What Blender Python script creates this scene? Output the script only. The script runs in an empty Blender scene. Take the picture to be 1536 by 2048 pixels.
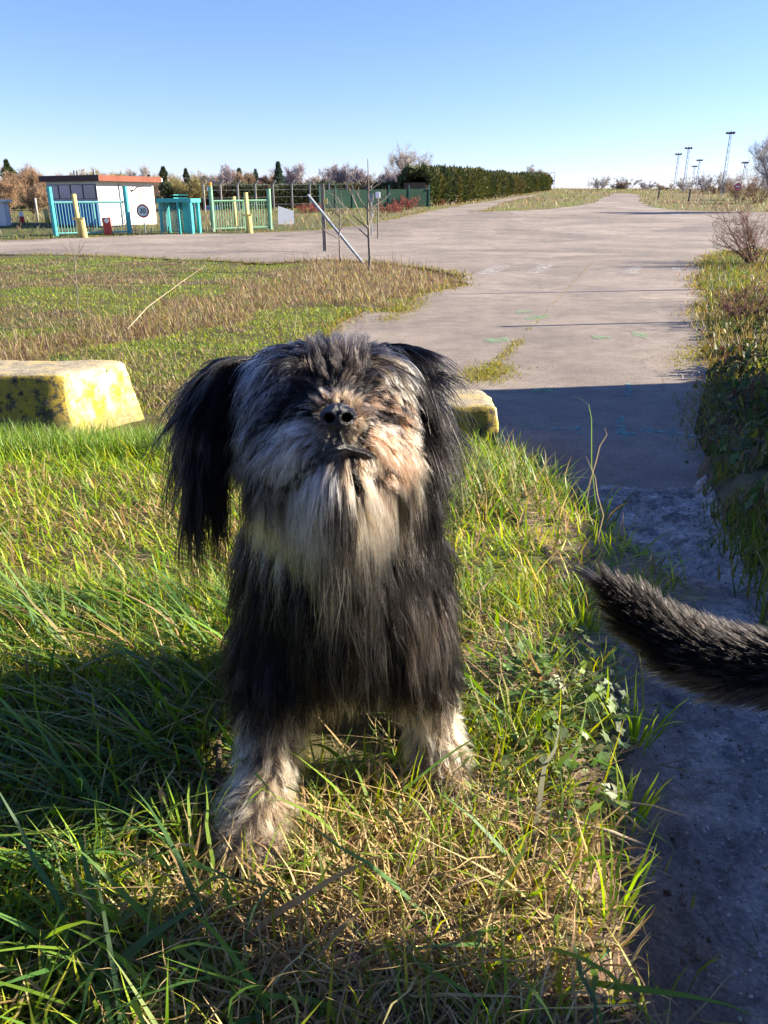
import bpy, bmesh, math, random
import numpy as np
from math import radians as R, sin, cos, tan, atan, pi
from mathutils import Vector, Matrix
from mathutils.geometry import delaunay_2d_cdt

random.seed(7)
rng = np.random.default_rng(11)
SC = bpy.context.scene
COL = SC.collection

# ------------------------------------------------------------------ camera
FPX, PITCH, EYE = 1540.0, R(22.05), 1.8
cam = bpy.data.cameras.new('camera')
cam.sensor_fit = 'VERTICAL'; cam.sensor_height = 36.0
cam.lens = 36.0 * FPX / 2048.0
cam.clip_start = 0.02; cam.clip_end = 2000
camo = bpy.data.objects.new('camera', cam); COL.objects.link(camo)
camo.location = (0, 0, EYE); camo.rotation_euler = (pi / 2 - PITCH, 0, 0)
SC.camera = camo

# ------------------------------------------------------------------ light
SUN_AZ = Vector((0.988, 0.156, 0)).normalized()      # horizontal direction towards the sun
SUN_EL = R(22)
sund = bpy.data.lights.new('sun', 'SUN'); sund.energy = 5.0; sund.angle = R(0.5); sund.color = (1.0, 0.90, 0.74)
suno = bpy.data.objects.new('sun', sund); COL.objects.link(suno)
sdir = Vector((SUN_AZ.x * cos(SUN_EL), SUN_AZ.y * cos(SUN_EL), sin(SUN_EL)))
suno.rotation_euler = sdir.to_track_quat('Z', 'Y').to_euler()
suno.location = (8, 3, 6)
W = bpy.data.worlds.new('World'); SC.world = W; W.use_nodes = True
wn = W.node_tree; wn.nodes.clear()
sky = wn.nodes.new('ShaderNodeTexSky'); sky.sky_type = 'NISHITA'; sky.sun_disc = False
sky.sun_elevation = SUN_EL; sky.sun_rotation = math.atan2(SUN_AZ.x, SUN_AZ.y)
sky.altitude = 100; sky.air_density = 1.0; sky.dust_density = 0.0; sky.ozone_density = 3.5
bg = wn.nodes.new('ShaderNodeBackground'); bg.inputs[1].default_value = 0.063
wo = wn.nodes.new('ShaderNodeOutputWorld')
tint = wn.nodes.new('ShaderNodeVectorMath'); tint.operation = 'MULTIPLY'; tint.inputs[1].default_value = (.76, .77, 1.12)
wn.links.new(sky.outputs[0], tint.inputs[0]); wn.links.new(tint.outputs[0], bg.inputs[0]); wn.links.new(bg.outputs[0], wo.inputs[0])
SC.view_settings.view_transform = 'Standard'; SC.view_settings.look = 'None'
SC.view_settings.exposure = 1.85; SC.view_settings.gamma = 1.0; SC.view_settings.use_curve_mapping = False
SC.render.engine = 'CYCLES'
try:
    SC.cycles_curves.shape = 'RIBBONS'; SC.cycles_curves.subdivisions = 2
except Exception: pass
SC.cycles.max_bounces = 8; SC.cycles.transparent_max_bounces = 12; SC.cycles.transmission_bounces = 6

# ------------------------------------------------------------------ helpers
def vhash(ix, iy, s):
    n = (ix.astype(np.int64) * 374761393 + iy.astype(np.int64) * 668265263 + s * 1442695041) & 0xffffffff
    n = ((n ^ (n >> 13)) * 1274126177) & 0xffffffff
    return ((n ^ (n >> 16)) & 0xffffff) / float(0xffffff)
def vnoise(x, y, s=0):
    x = np.asarray(x, float); y = np.asarray(y, float)
    ix = np.floor(x); iy = np.floor(y); fx = x - ix; fy = y - iy
    fx = fx * fx * (3 - 2 * fx); fy = fy * fy * (3 - 2 * fy)
    a = vhash(ix, iy, s); b = vhash(ix + 1, iy, s); c = vhash(ix, iy + 1, s); d = vhash(ix + 1, iy + 1, s)
    return (a * (1 - fx) + b * fx) * (1 - fy) + (c * (1 - fx) + d * fx) * fy
def fbm(x, y, s=0, o=4):
    t = 0; a = .5; tot = 0
    for i in range(o):
        t = t + a * vnoise(np.asarray(x) * 2 ** i + 17 * i, np.asarray(y) * 2 ** i + 5 * i, s + i); tot += a; a *= .5
    return t / tot
def sst(a, b, x):
    t = np.clip((np.asarray(x, float) - a) / (b - a), 0, 1); return t * t * (3 - 2 * t)
def inpoly(x, y, P):
    x = np.asarray(x, float); y = np.asarray(y, float); c = np.zeros(x.shape, bool); n = len(P)
    for i in range(n):
        x1, y1 = P[i]; x2, y2 = P[(i + 1) % n]
        if y1 == y2: continue
        k = ((y1 > y) != (y2 > y)) & (x < (x2 - x1) * (y - y1) / (y2 - y1) + x1); c ^= k
    return c

CP, SP = cos(PITCH), sin(PITCH)
def P(px, py, d):
    """world point seen at photo pixel px,py at depth d along the camera axis"""
    u = (px - 768) / FPX; v = (py - 1024) / FPX
    return Vector((d * u, d * (CP - v * SP), EYE + d * (-SP - v * CP)))
def depth_of(p): return p[1] * CP - (p[2] - EYE) * SP

# terrain -------------------------------------------------------------------
XL = ([-6, 0, .63, .98, 1.38, 1.92, 2.63, 4.3, 5.4], [.1, .2, .27, .38, .48, .84, .88, .86, .85])
XR = ([-6, 0, 1.5, 2.23, 3.1, 5.1, 8.5, 15, 21.6], [.9, .95, 1.0, 1.23, 1.51, 2.25, 3.6, 6.1, 8.36])
def xl(y): return np.interp(y, *XL)
def xr(y): return np.interp(y, *XR)
def far(y):
    y = np.asarray(y, float); t = y - 43
    z = .031 * (np.sqrt(t * t + 30) + t) / 2
    k = np.maximum(y - 168, 0); return z - .06 * k * np.clip(k / 20, 0, 1)
PZ = ([-8, .6, .9, 1.3, 2.5, 4.4, 5.0, 6], [1.05, 1.02, .985, .91, .61, .14, -.01, -.05])
def ramp(y): return np.interp(y, [-8, .6, .9, 1.3, 2.5, 4.6, 5.7, 6.6], [1.08, 1.05, 1.02, .95, .66, .30, .03, 0])
def hz(x, y):
    x = np.asarray(x, float); y = np.asarray(y, float)
    z = far(y)
    m = ramp(y)
    path = sst(-.05, .12, x - xl(y)) * (1 - sst(-.15, .15, x - xr(y)))
    pm = np.interp(y, *PZ)
    g = m * (1 - path) + pm * path
    wl = 1 - sst(3.5, 7, -x); wr = 1 - sst(4.5, 9, x)
    g = g * wl * wr
    bump = (fbm(x * 1.7, y * 1.7, 3) - .5) * .07 + (fbm(x * .25, y * .25, 9) - .5) * .10 * sst(6, 14, y) * (1 - sst(24, 34, y))
    rise = .25 * sst(.1, 1.6, x - xr(y)) * (1 - sst(13, 19, y))
    return z + g + bump * (1 - path) + rise
def G(px, py, dz=0.0):
    """ground point seen at a photo pixel"""
    u = (px - 768) / FPX; v = (py - 1024) / FPX
    d = np.geomspace(.4, 600, 6000)
    x = d * u; y = d * (CP - v * SP); z = EYE + d * (-SP - v * CP)
    h = hz(x, y)
    k = np.argmax(z < h)
    if not (z < h).any(): k = np.argmin(np.where(y > 60, z - h, 1e9))
    return Vector((x[k], y[k], float(h[k]) + dz))
def top_z(p, py):
    """height of the point above p that is seen at pixel row py"""
    v = (py - 1024) / FPX; y = p[1]
    # y = d(CP - v SP) ; z = EYE + d(-SP - v CP)
    d = y / (CP - v * SP)
    return EYE + d * (-SP - v * CP) - p[2]

# materials -----------------------------------------------------------------
def newmat(name):
    m = bpy.data.materials.new(name); m.use_nodes = True; nt = m.node_tree; nt.nodes.clear()
    o = nt.nodes.new('ShaderNodeOutputMaterial'); return m, nt, o
def N(nt, t, **kw):
    n = nt.nodes.new(t)
    for k, v in kw.items(): setattr(n, k, v)
    return n
def pmat(name, col, rough=.7, var=.12, scale=8, spec=.3, metal=0, bump=.15, bscale=None, col2=None, thr=None, noise_detail=6):
    """painted / mineral surface: base colour with noise variation, optional second colour in patches, fine bump"""
    m, nt, o = newmat(name); L = nt.links.new
    b = N(nt, 'ShaderNodeBsdfPrincipled'); L(b.outputs[0], o.inputs[0])
    tc = N(nt, 'ShaderNodeTexCoord'); n = N(nt, 'ShaderNodeTexNoise'); n.inputs['Scale'].default_value = scale; n.inputs['Detail'].default_value = noise_detail
    L(tc.outputs['Object'], n.inputs['Vector'])
    r = N(nt, 'ShaderNodeValToRGB'); L(n.outputs[0], r.inputs[0])
    c = np.array(col)
    r.color_ramp.elements[0].position = .3; r.color_ramp.elements[1].position = .7
    r.color_ramp.elements[0].color = (*np.clip(c * (1 - var), 0, 1), 1); r.color_ramp.elements[1].color = (*np.clip(c * (1 + var), 0, 1), 1)
    out = r.outputs[0]
    if col2 is not None:
        n2 = N(nt, 'ShaderNodeTexNoise'); n2.inputs['Scale'].default_value = scale * 1.7; n2.inputs['Detail'].default_value = 8; n2.inputs['Roughness'].default_value = .65
        L(tc.outputs['Object'], n2.inputs['Vector'])
        r2 = N(nt, 'ShaderNodeValToRGB'); t = thr or .6
        r2.color_ramp.elements[0].position = t; r2.color_ramp.elements[1].position = t + .06
        L(n2.outputs[0], r2.inputs[0])
        mx = N(nt, 'ShaderNodeMix', data_type='RGBA'); L(r2.outputs[0], mx.inputs[0]); L(out, mx.inputs[6]); mx.inputs[7].default_value = (*col2, 1)
        out = mx.outputs[2]
    L(out, b.inputs['Base Color'])
    b.inputs['Roughness'].default_value = rough; b.inputs['Metallic'].default_value = metal
    b.inputs['Specular IOR Level'].default_value = spec
    if bump:
        n3 = N(nt, 'ShaderNodeTexNoise'); n3.inputs['Scale'].default_value = bscale or scale * 8; n3.inputs['Detail'].default_value = 6
        L(tc.outputs['Object'], n3.inputs['Vector'])
        bp = N(nt, 'ShaderNodeBump'); bp.inputs['Strength'].default_value = bump; bp.inputs['Distance'].default_value = .02
        L(n3.outputs[0], bp.inputs['Height']); L(bp.outputs[0], b.inputs['Normal'])
    return m
def leafmat(name, trans=.35, rough=.5, spec=.35, var=True):
    """colour from the 'col' attribute, light shines through"""
    m, nt, o = newmat(name); L = nt.links.new
    a = N(nt, 'ShaderNodeAttribute'); a.attribute_name = 'col'
    b = N(nt, 'ShaderNodeBsdfPrincipled'); L(a.outputs[0], b.inputs['Base Color']); b.inputs['Roughness'].default_value = rough; b.inputs['Specular IOR Level'].default_value = spec
    t = N(nt, 'ShaderNodeBsdfTranslucent')
    h = N(nt, 'ShaderNodeHueSaturation'); h.inputs['Value'].default_value = 1.5; h.inputs['Saturation'].default_value = 1.15; h.inputs['Hue'].default_value = .485
    L(a.outputs[0], h.inputs['Color']); L(h.outputs[0], t.inputs[0])
    mx = N(nt, 'ShaderNodeMixShader'); mx.inputs[0].default_value = trans
    L(b.outputs[0], mx.inputs[1]); L(t.outputs[0], mx.inputs[2]); L(mx.outputs[0], o.inputs[0])
    return m
M_LEAF = leafmat('grass_blade', .42)
M_DRY = leafmat('dry_plant', .18, .7, .2)
M_TWIG = leafmat('twig', 0.0, .8, .15)
M_NEEDLE = leafmat('needle_foliage', .15, .6, .25)

# objects ---------------------------------------------------------------------
def tag(o, label=None, cat=None, group=None, kind=None):
    if label: o['label'] = label
    if cat: o['category'] = cat
    if group: o['group'] = group
    if kind: o['kind'] = kind
    return o
def empty(name, loc, rz=0, **kw):
    o = bpy.data.objects.new(name, None); o.empty_display_size = .1; COL.objects.link(o)
    o.location = loc; o.rotation_euler = (0, 0, rz); return tag(o, **kw)
def link(name, me, parent=None, loc=None, **kw):
    o = bpy.data.objects.new(name, me); COL.objects.link(o)
    if parent: o.parent = parent
    if loc is not None: o.location = loc
    return tag(o, **kw)
def mesh_np(name, V, F, mat, col=None, smooth=True, counts=None):
    """V (n,3); F (m,k) faces of k corners; or a flat list with counts"""
    me = bpy.data.meshes.new(name); V = np.asarray(V, np.float32)
    me.vertices.add(len(V)); me.vertices.foreach_set('co', V.ravel())
    F = np.asarray(F, np.int32); k = F.shape[1]
    me.loops.add(F.size); me.loops.foreach_set('vertex_index', F.ravel())
    me.polygons.add(len(F)); me.polygons.foreach_set('loop_start', np.arange(0, F.size, k, dtype=np.int32))
    me.polygons.foreach_set('loop_total', np.full(len(F), k, np.int32))
    me.update(calc_edges=True)
    if smooth: me.polygons.foreach_set('use_smooth', np.ones(len(F), bool))
    if col is not None:
        a = me.attributes.new('col', 'FLOAT_COLOR', 'POINT')
        c = np.ones((len(V), 4), np.float32); c[:, :3] = col; a.data.foreach_set('color', c.ravel())
    if mat: me.materials.append(mat)
    return me

class MB:
    """collects simple solids for one mesh"""
    def __init__(s): s.bm = bmesh.new()
    def box(s, c, size, rz=0, ry=0, rx=0, bev=0):
        r = bmesh.ops.create_cube(s.bm, size=1)['verts']
        bmesh.ops.scale(s.bm, vec=size, verts=r)
        if bev:
            es = list({e for v in r for e in v.link_edges})
            g = bmesh.ops.bevel(s.bm, geom=es, offset=bev, segments=2, affect='EDGES', profile=.6)
            r = list({v for f in g['faces'] for v in f.verts} | {v for v in r if v.is_valid})
        m = Matrix.Translation(c) @ Matrix.Rotation(rz, 4, 'Z') @ Matrix.Rotation(ry, 4, 'Y') @ Matrix.Rotation(rx, 4, 'X')
        bmesh.ops.transform(s.bm, matrix=m, verts=r); return s
    def tube(s, pts, rad, n=8, cap=True):
        pts = [Vector(p) for p in pts]; rad = rad if hasattr(rad, '__len__') else [rad] * len(pts)
        rings = []
        for i, p in enumerate(pts):
            d = (pts[min(i + 1, len(pts) - 1)] - pts[max(i - 1, 0)]).normalized()
            a = d.cross(Vector((0, 0, 1)) if abs(d.z) < .95 else Vector((1, 0, 0))).normalized(); b = d.cross(a)
            rings.append([s.bm.verts.new(p + (a * cos(2 * pi * k / n) + b * sin(2 * pi * k / n)) * rad[i]) for k in range(n)])
        for r0, r1 in zip(rings, rings[1:]):
            for k in range(n): s.bm.faces.new((r0[k], r0[(k + 1) % n], r1[(k + 1) % n], r1[k]))
        if cap: s.bm.faces.new(rings[0]); s.bm.faces.new(rings[-1][::-1])
        return s
    def prism(s, poly, z0, z1):
        a = [s.bm.verts.new((x, y, z0)) for x, y in poly]; b = [s.bm.verts.new((x, y, z1)) for x, y in poly]
        n = len(poly)
        for k in range(n): s.bm.faces.new((a[k], a[(k + 1) % n], b[(k + 1) % n], b[k]))
        s.bm.faces.new(a[::-1]); s.bm.faces.new(b); return s
    def mesh(s, name, mat, smooth=False):
        bmesh.ops.recalc_face_normals(s.bm, faces=s.bm.faces)
        me = bpy.data.meshes.new(name); s.bm.to_mesh(me); s.bm.free(); me.materials.append(mat)
        if smooth:
            for p in me.polygons: p.use_smooth = True
        return me
    def build(s, name, mat, parent=None, smooth=False, **kw): return link(name, s.mesh(name, mat, smooth), parent, **kw)

# ------------------------------------------------------------------ ground
def gx(px, py): p = G(px, py); return (p.x, p.y)
ROAD = [(-1.5, 4.4), (2.1, 4.4), (2.6, 6.2), (3.6, 8.5), (6.1, 15.2)] + [gx(1395, 560), gx(1402, 525), gx(1440, 506), gx(1545, 500), (60, 38), (75, 75), gx(1545, 424),
    gx(1440, 423), gx(1340, 420), gx(1293, 413), gx(1279, 402), gx(1285, 392), gx(1262, 387), gx(1228, 387), gx(1205, 397), gx(1180, 409), gx(1100, 419), gx(960, 424),
    gx(1010, 404), gx(1092, 387.5), gx(1080, 387.5), gx(940, 408), gx(850, 425), gx(740, 447), gx(640, 460), gx(540, 464), gx(300, 470), gx(100, 478), gx(-60, 484),
    (-75, 42), (-60, 27)] + [gx(-40, 509), gx(120, 509), gx(230, 513), gx(420, 521), gx(540, 530), gx(650, 520), gx(760, 528), gx(860, 541), gx(928, 556), gx(938, 575), gx(860, 594), gx(800, 626)] + [(-.4, 13.6), (-1.2, 8.5), (-1.4, 6.2)]
def dens(poly, step=.5):
    out = []
    for (x1, y1), (x2, y2) in zip(poly, poly[1:] + poly[:1]):
        n = max(1, min(40, int(math.hypot(x2 - x1, y2 - y1) / (step + .02 * max(y1, 0)))))
        for i in range(n): out.append((x1 + (x2 - x1) * i / n, y1 + (y2 - y1) * i / n))
    return out
ROADD = []
for i, (x, y) in enumerate(dens(ROAD)):
    w = .10 + .004 * y
    ROADD.append((x + (vnoise(x * 1.3, y * 1.3, 51) - .5) * w * 2, y + (vnoise(x * 1.3, y * 1.3, 52) - .5) * w * 2))

def ncoords(a, b, dense_a, dense_b, step, grow):
    mid = list(np.arange(dense_a, dense_b + 1e-6, step)); s = step; x = dense_b; hi = []
    while x < b: s *= grow; x += s; hi.append(x)
    s = step; x = dense_a; lo = []
    while x > a: s *= grow; x -= s; lo.append(x)
    return np.array(lo[::-1] + mid + hi)
gxs = ncoords(-500, 500, -3.5, 3.5, .05, 1.035); gys = ncoords(-40, 420, .2, 6, .05, 1.025)
X, Y = np.meshgrid(gxs, gys)
Z = hz(X, Y)
inroad = inpoly(X, Y, ROADD)
base = far(Y)
Z = np.where(inroad & ((Z < base + .03) | (Y > 6.2)), base - .04, Z)
Z = np.where((Y > 30) & ~inroad, base - .01, Z)
near = (Y < 7) & (abs(X) < 5)
Z = Z + np.where(near, (fbm(X * 9, Y * 9, 33) - .5) * .025, 0)
pathm = sst(-.03, .10, X - xl(Y)) * (1 - sst(-.1, .1, X - xr(Y))) * (Y < 5.6)
Z = Z - pathm * .07 * (Y < 5.0)
ny, nx = X.shape
n1 = fbm(X * .9, Y * .9, 21)[..., None]; n2 = fbm(X * 6, Y * 6, 22)[..., None]
soil = np.array([.14, .095, .06]); thatch = np.array([.085, .075, .032]); green = np.array([.075, .10, .022]); dry = np.array([.17, .13, .07])
c = thatch * (1 - sst(.4, .6, n1)) + green * sst(.4, .6, n1)
c = c * (.6 + .8 * n2)
pm = pathm[..., None]
c = c * (1 - pm) + soil * pm
DRYP = [gx(-60, 740), gx(0, 672), gx(350, 622), gx(520, 556), gx(620, 515), gx(760, 520), gx(900, 545), gx(938, 570), gx(800, 620), gx(620, 610), gx(450, 640), gx(300, 700), gx(100, 745)]
def drymask(x, y):
    return inpoly(x + (vnoise(x * .8, y * .8, 61) - .5) * 2.2, y + (vnoise(x * .8, y * .8, 62) - .5) * 2.2, DRYP)
dm = drymask(X, Y)[..., None] * 1.0
c = c * (1 - .8 * dm) + dry * .8 * dm
farn = sst(45, 70, Y)[..., None]
fc = np.array([.14, .15, .04]) * (1 - sst(.45, .6, n1)) + np.array([.15, .115, .06]) * sst(.45, .6, n1)
c = c * (1 - farn) + fc * farn
idx = np.arange(nx * ny).reshape(ny, nx)
F = np.stack([idx[:-1, :-1], idx[:-1, 1:], idx[1:, 1:], idx[1:, :-1]], -1).reshape(-1, 4)
def attrmat(name, rough=.95, nscale=60, bump=.5, bdist=.01, var=.35, nscale2=9):
    m, nt, o = newmat(name); L = nt.links.new
    a = N(nt, 'ShaderNodeAttribute'); a.attribute_name = 'col'; tc = N(nt, 'ShaderNodeTexCoord')
    b = N(nt, 'ShaderNodeBsdfPrincipled'); b.inputs['Roughness'].default_value = rough; b.inputs['Specular IOR Level'].default_value = .2
    n = N(nt, 'ShaderNodeTexNoise'); n.inputs['Scale'].default_value = nscale; n.inputs['Detail'].default_value = 8; n.inputs['Roughness'].default_value = .7; L(tc.outputs['Object'], n.inputs[0])
    n_b = N(nt, 'ShaderNodeTexNoise'); n_b.inputs['Scale'].default_value = nscale2; n_b.inputs['Detail'].default_value = 8; L(tc.outputs['Object'], n_b.inputs[0])
    ad = N(nt, 'ShaderNodeMath', operation='ADD'); L(n.outputs[0], ad.inputs[0]); L(n_b.outputs[0], ad.inputs[1])
    mr = N(nt, 'ShaderNodeMapRange'); mr.inputs[1].default_value = .7; mr.inputs[2].default_value = 1.3; mr.inputs[3].default_value = 1 - var; mr.inputs[4].default_value = 1 + var; L(ad.outputs[0], mr.inputs[0])
    mu = N(nt, 'ShaderNodeVectorMath', operation='SCALE'); L(a.outputs[0], mu.inputs[0]); L(mr.outputs[0], mu.inputs[3]); L(mu.outputs[0], b.inputs['Base Color'])
    bp = N(nt, 'ShaderNodeBump'); bp.inputs['Strength'].default_value = bump; bp.inputs['Distance'].default_value = bdist; L(ad.outputs[0], bp.inputs['Height']); L(bp.outputs[0], b.inputs['Normal'])
    L(b.outputs[0], o.inputs[0]); return m
M_GROUND = attrmat('ground_soil')
link('ground', mesh_np('ground', np.stack([X, Y, Z], -1).reshape(-1, 3), F, M_GROUND, c.reshape(-1, 3)), kind='structure')

def soilmat(name):
    m, nt, o = newmat(name); L = nt.links.new
    a = N(nt, 'ShaderNodeAttribute'); a.attribute_name = 'col'; tc = N(nt, 'ShaderNodeTexCoord')
    b = N(nt, 'ShaderNodeBsdfPrincipled'); b.inputs['Roughness'].default_value = .8; b.inputs['Specular IOR Level'].default_value = .25
    def nz(s, lo, hi, o0, o1, r=.75):
        n = N(nt, 'ShaderNodeTexNoise'); n.inputs['Scale'].default_value = s; n.inputs['Detail'].default_value = 9; n.inputs['Roughness'].default_value = r; L(tc.outputs['Object'], n.inputs[0])
        q = N(nt, 'ShaderNodeMapRange'); q.inputs[1].default_value = lo; q.inputs[2].default_value = hi; q.inputs[3].default_value = o0; q.inputs[4].default_value = o1; L(n.outputs[0], q.inputs[0]); return n, q
    n1, q1 = nz(22, .38, .60, .68, 1.3); n2, q2 = nz(150, .36, .62, .62, 1.45); n3, q3 = nz(5, .4, .6, .75, 1.15)
    v = N(nt, 'ShaderNodeTexVoronoi'); v.inputs['Scale'].default_value = 90; L(tc.outputs['Object'], v.inputs[0])
    vr = N(nt, 'ShaderNodeMapRange'); vr.inputs[1].default_value = .12; vr.inputs[2].default_value = .2; vr.inputs[3].default_value = 1.7; vr.inputs[4].default_value = 1; L(v.outputs[0], vr.inputs[0])
    x = a.outputs[0]
    for q in (q1, q2, q3, vr):
        s = N(nt, 'ShaderNodeVectorMath', operation='SCALE'); L(x, s.inputs[0]); L(q.outputs[0], s.inputs[3]); x = s.outputs[0]
    L(x, b.inputs['Base Color'])
    ad = N(nt, 'ShaderNodeMath', operation='ADD'); L(n1.outputs[0], ad.inputs[0]); L(n2.outputs[0], ad.inputs[1])
    bp = N(nt, 'ShaderNodeBump'); bp.inputs['Strength'].default_value = 1; bp.inputs['Distance'].default_value = .02; L(ad.outputs[0], bp.inputs['Height']); L(bp.outputs[0], b.inputs['Normal']); L(b.outputs[0], o.inputs[0]); return m
# trodden path: fine relief sheet over the ground
pxs = np.arange(-.2, 2.3, .014); pys = np.arange(-.3, 5.5, .02)
X, Y = np.meshgrid(pxs, pys); ny, nx = X.shape
zb = np.interp(Y, *PZ)
e = sst(-.08, .14, X - xl(Y) + (fbm(X * 5, Y * 5, 71) - .5) * .16) * (1 - sst(-.14, .08, X - xr(Y) + (fbm(X * 4, Y * 4, 72) - .5) * .2))
rut = -.02 * np.exp(-((X - np.interp(Y, [1, 2.5, 4.5], [.95, 1.10, 1.45])) / .035) ** 2) - .017 * np.exp(-((X - np.interp(Y, [1, 2.5, 4.5], [1.10, 1.22, 1.55])) / .03) ** 2)
rut = rut * 1.6 * sst(1.0, 1.7, Y) * (1 - sst(3.9, 4.6, Y))
lump = (fbm(X * 5, Y * 5, 41, 4) - .5) * .055 + (fbm(X * 22, Y * 22, 42, 4) - .5) * .034 + np.maximum(fbm(X * 45, Y * 45, 43, 3) - .58, 0) * .05
zz = zb + (fbm(X * 1.7, Y * 1.7, 75, 5) - .5) * .16 * sst(4.0, 4.7, Y) + rut + lump * (1.0 + .3 * sst(3.4, 4.2, Y)) * (1 - .6 * sst(4.5, 4.9, Y))
hh = hz(X, Y); band = sst(-.42, -.32, X - xl(Y)) * (X < xr(Y))
Zp = zz * e + (hh + lump * .35 * band - .08 * (1 - band) + .012 * band) * (1 - e)
n = fbm(X * 3, Y * 3, 44)[..., None]; n3 = fbm(X * 14, Y * 14, 45)[..., None]
c = np.array([.42, .37, .32]) * (1 - n) + np.array([.60, .55, .50]) * n
c = c * (.55 + .9 * n3) * (.65 + .7 * fbm(X * 55, Y * 55, 47)[..., None]); c = np.where(fbm(X * 7, Y * 7, 48)[..., None] < .40, c * .62, c)  # tone noise paints in the shading of lumps, with some moist dark patches
edge = (1 - sst(-.02, .22, X - xl(Y) + (fbm(X * 6, Y * 6, 49) - .5) * .2))[..., None]; c = c * (1 - .85 * edge) + np.array([.30, .19, .115]) * .85 * edge * (.5 + n3)
wet = sst(3.3, 3.9, Y)[..., None] * (1 - sst(4.4, 4.9, Y)[..., None]); c = c * (1 - .45 * wet * (fbm(X * 4, Y * 4, 46)[..., None] > .47))
idx = np.arange(nx * ny).reshape(ny, nx); F = np.stack([idx[:-1, :-1], idx[:-1, 1:], idx[1:, 1:], idx[1:, :-1]], -1).reshape(-1, 4)
link('footpath', mesh_np('footpath', np.stack([X, Y, Zp], -1).reshape(-1, 3), F, soilmat('path_soil'), c.reshape(-1, 3)), kind='structure')
def pathz(x, y):
    return np.interp(y, *PZ)

# asphalt -----------------------------------------------------------------------
pts = [Vector(p) for p in ROADD]; nb = len(pts)
iy = 4.6
while iy < 190:
    st = .35 + .03 * iy
    for ix in np.arange(-80, 80, st):
        pts.append(Vector((ix + random.uniform(-.2, .2) * st, iy)))
    iy += st
arr = np.array([(p.x, p.y) for p in pts]); keep = inpoly(arr[:, 0], arr[:, 1], ROADD); keep[:nb] = True
pts = [p for p, k in zip(pts, keep) if k]
vo, eo, fo, *_ = delaunay_2d_cdt(pts, [(i, (i + 1) % nb) for i in range(nb)], [], 0, 1e-5)
vo = np.array([(p.x, p.y) for p in vo]); ctr = np.array([vo[list(f)].mean(0) for f in fo])
kf = inpoly(ctr[:, 0], ctr[:, 1], ROADD); fo = [f for f, k in zip(fo, kf) if k and len(f) == 3]
zr = far(vo[:, 1]) + .012
m, nt, o = newmat('old_asphalt'); L = nt.links.new
tc = N(nt, 'ShaderNodeTexCoord'); b = N(nt, 'ShaderNodeBsdfPrincipled')
n1_ = N(nt, 'ShaderNodeTexNoise'); n1_.inputs['Scale'].default_value = .35; n1_.inputs['Detail'].default_value = 9; n1_.inputs['Roughness'].default_value = .6
n2_ = N(nt, 'ShaderNodeTexNoise'); n2_.inputs['Scale'].default_value = 45; n2_.inputs['Detail'].default_value = 8; n2_.inputs['Roughness'].default_value = .8
v1 = N(nt, 'ShaderNodeTexVoronoi', feature='DISTANCE_TO_EDGE'); v1.inputs['Scale'].default_value = .22
wp = N(nt, 'ShaderNodeTexNoise'); wp.inputs['Scale'].default_value = 1.2; wp.inputs['Detail'].default_value = 6
wm = N(nt, 'ShaderNodeVectorMath', operation='SCALE'); wm.inputs[3].default_value = .9; wa = N(nt, 'ShaderNodeVectorMath', operation='ADD')
L(tc.outputs['Object'], wp.inputs[0]); L(wp.outputs[1], wm.inputs[0]); L(wm.outputs[0], wa.inputs[0]); L(tc.outputs['Object'], wa.inputs[1]); L(wa.outputs[0], v1.inputs[0])
for q in (n1_, n2_): L(tc.outputs['Object'], q.inputs[0])
r1 = N(nt, 'ShaderNodeValToRGB'); L(n1_.outputs[0], r1.inputs[0])
r1.color_ramp.elements[0].position = .35; r1.color_ramp.elements[0].color = (.20, .166, .135, 1); r1.color_ramp.elements[1].position = .65; r1.color_ramp.elements[1].color = (.32, .262, .205, 1)
mr = N(nt, 'ShaderNodeMapRange'); mr.inputs[1].default_value = .3; mr.inputs[2].default_value = .7; mr.inputs[3].default_value = .6; mr.inputs[4].default_value = 1.4; L(n2_.outputs[0], mr.inputs[0])
sc_ = N(nt, 'ShaderNodeVectorMath', operation='SCALE'); L(r1.outputs[0], sc_.inputs[0]); L(mr.outputs[0], sc_.inputs[3])
cr = N(nt, 'ShaderNodeMapRange'); cr.inputs[1].default_value = .0; cr.inputs[2].default_value = .006; cr.inputs[3].default_value = .72; cr.inputs[4].default_value = 1; L(v1.outputs[0], cr.inputs[0])
bigp = N(nt, 'ShaderNodeTexVoronoi'); bigp.inputs['Scale'].default_value = .16; L(wa.outputs[0], bigp.inputs[0]); sep = N(nt, 'ShaderNodeSeparateColor'); L(bigp.outputs[1], sep.inputs[0])
bm_ = N(nt, 'ShaderNodeMapRange'); bm_.inputs[3].default_value = .80; bm_.inputs[4].default_value = 1.12; L(sep.outputs[0], bm_.inputs[0])
st_ = N(nt, 'ShaderNodeTexNoise'); st_.inputs['Scale'].default_value = 2.6; st_.inputs['Detail'].default_value = 9; st_.inputs['Roughness'].default_value = .75; L(tc.outputs['Object'], st_.inputs[0])
sm_ = N(nt, 'ShaderNodeMapRange'); sm_.inputs[1].default_value = .35; sm_.inputs[2].default_value = .6; sm_.inputs[3].default_value = .74; sm_.inputs[4].default_value = 1.1; L(st_.outputs[0], sm_.inputs[0])
pv_ = N(nt, 'ShaderNodeTexVoronoi'); pv_.inputs['Scale'].default_value = 38; L(tc.outputs['Object'], pv_.inputs[0])
pm_ = N(nt, 'ShaderNodeMapRange'); pm_.inputs[1].default_value = .10; pm_.inputs[2].default_value = .2; pm_.inputs[3].default_value = 1.6; pm_.inputs[4].default_value = 1; L(pv_.outputs[0], pm_.inputs[0])
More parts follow.
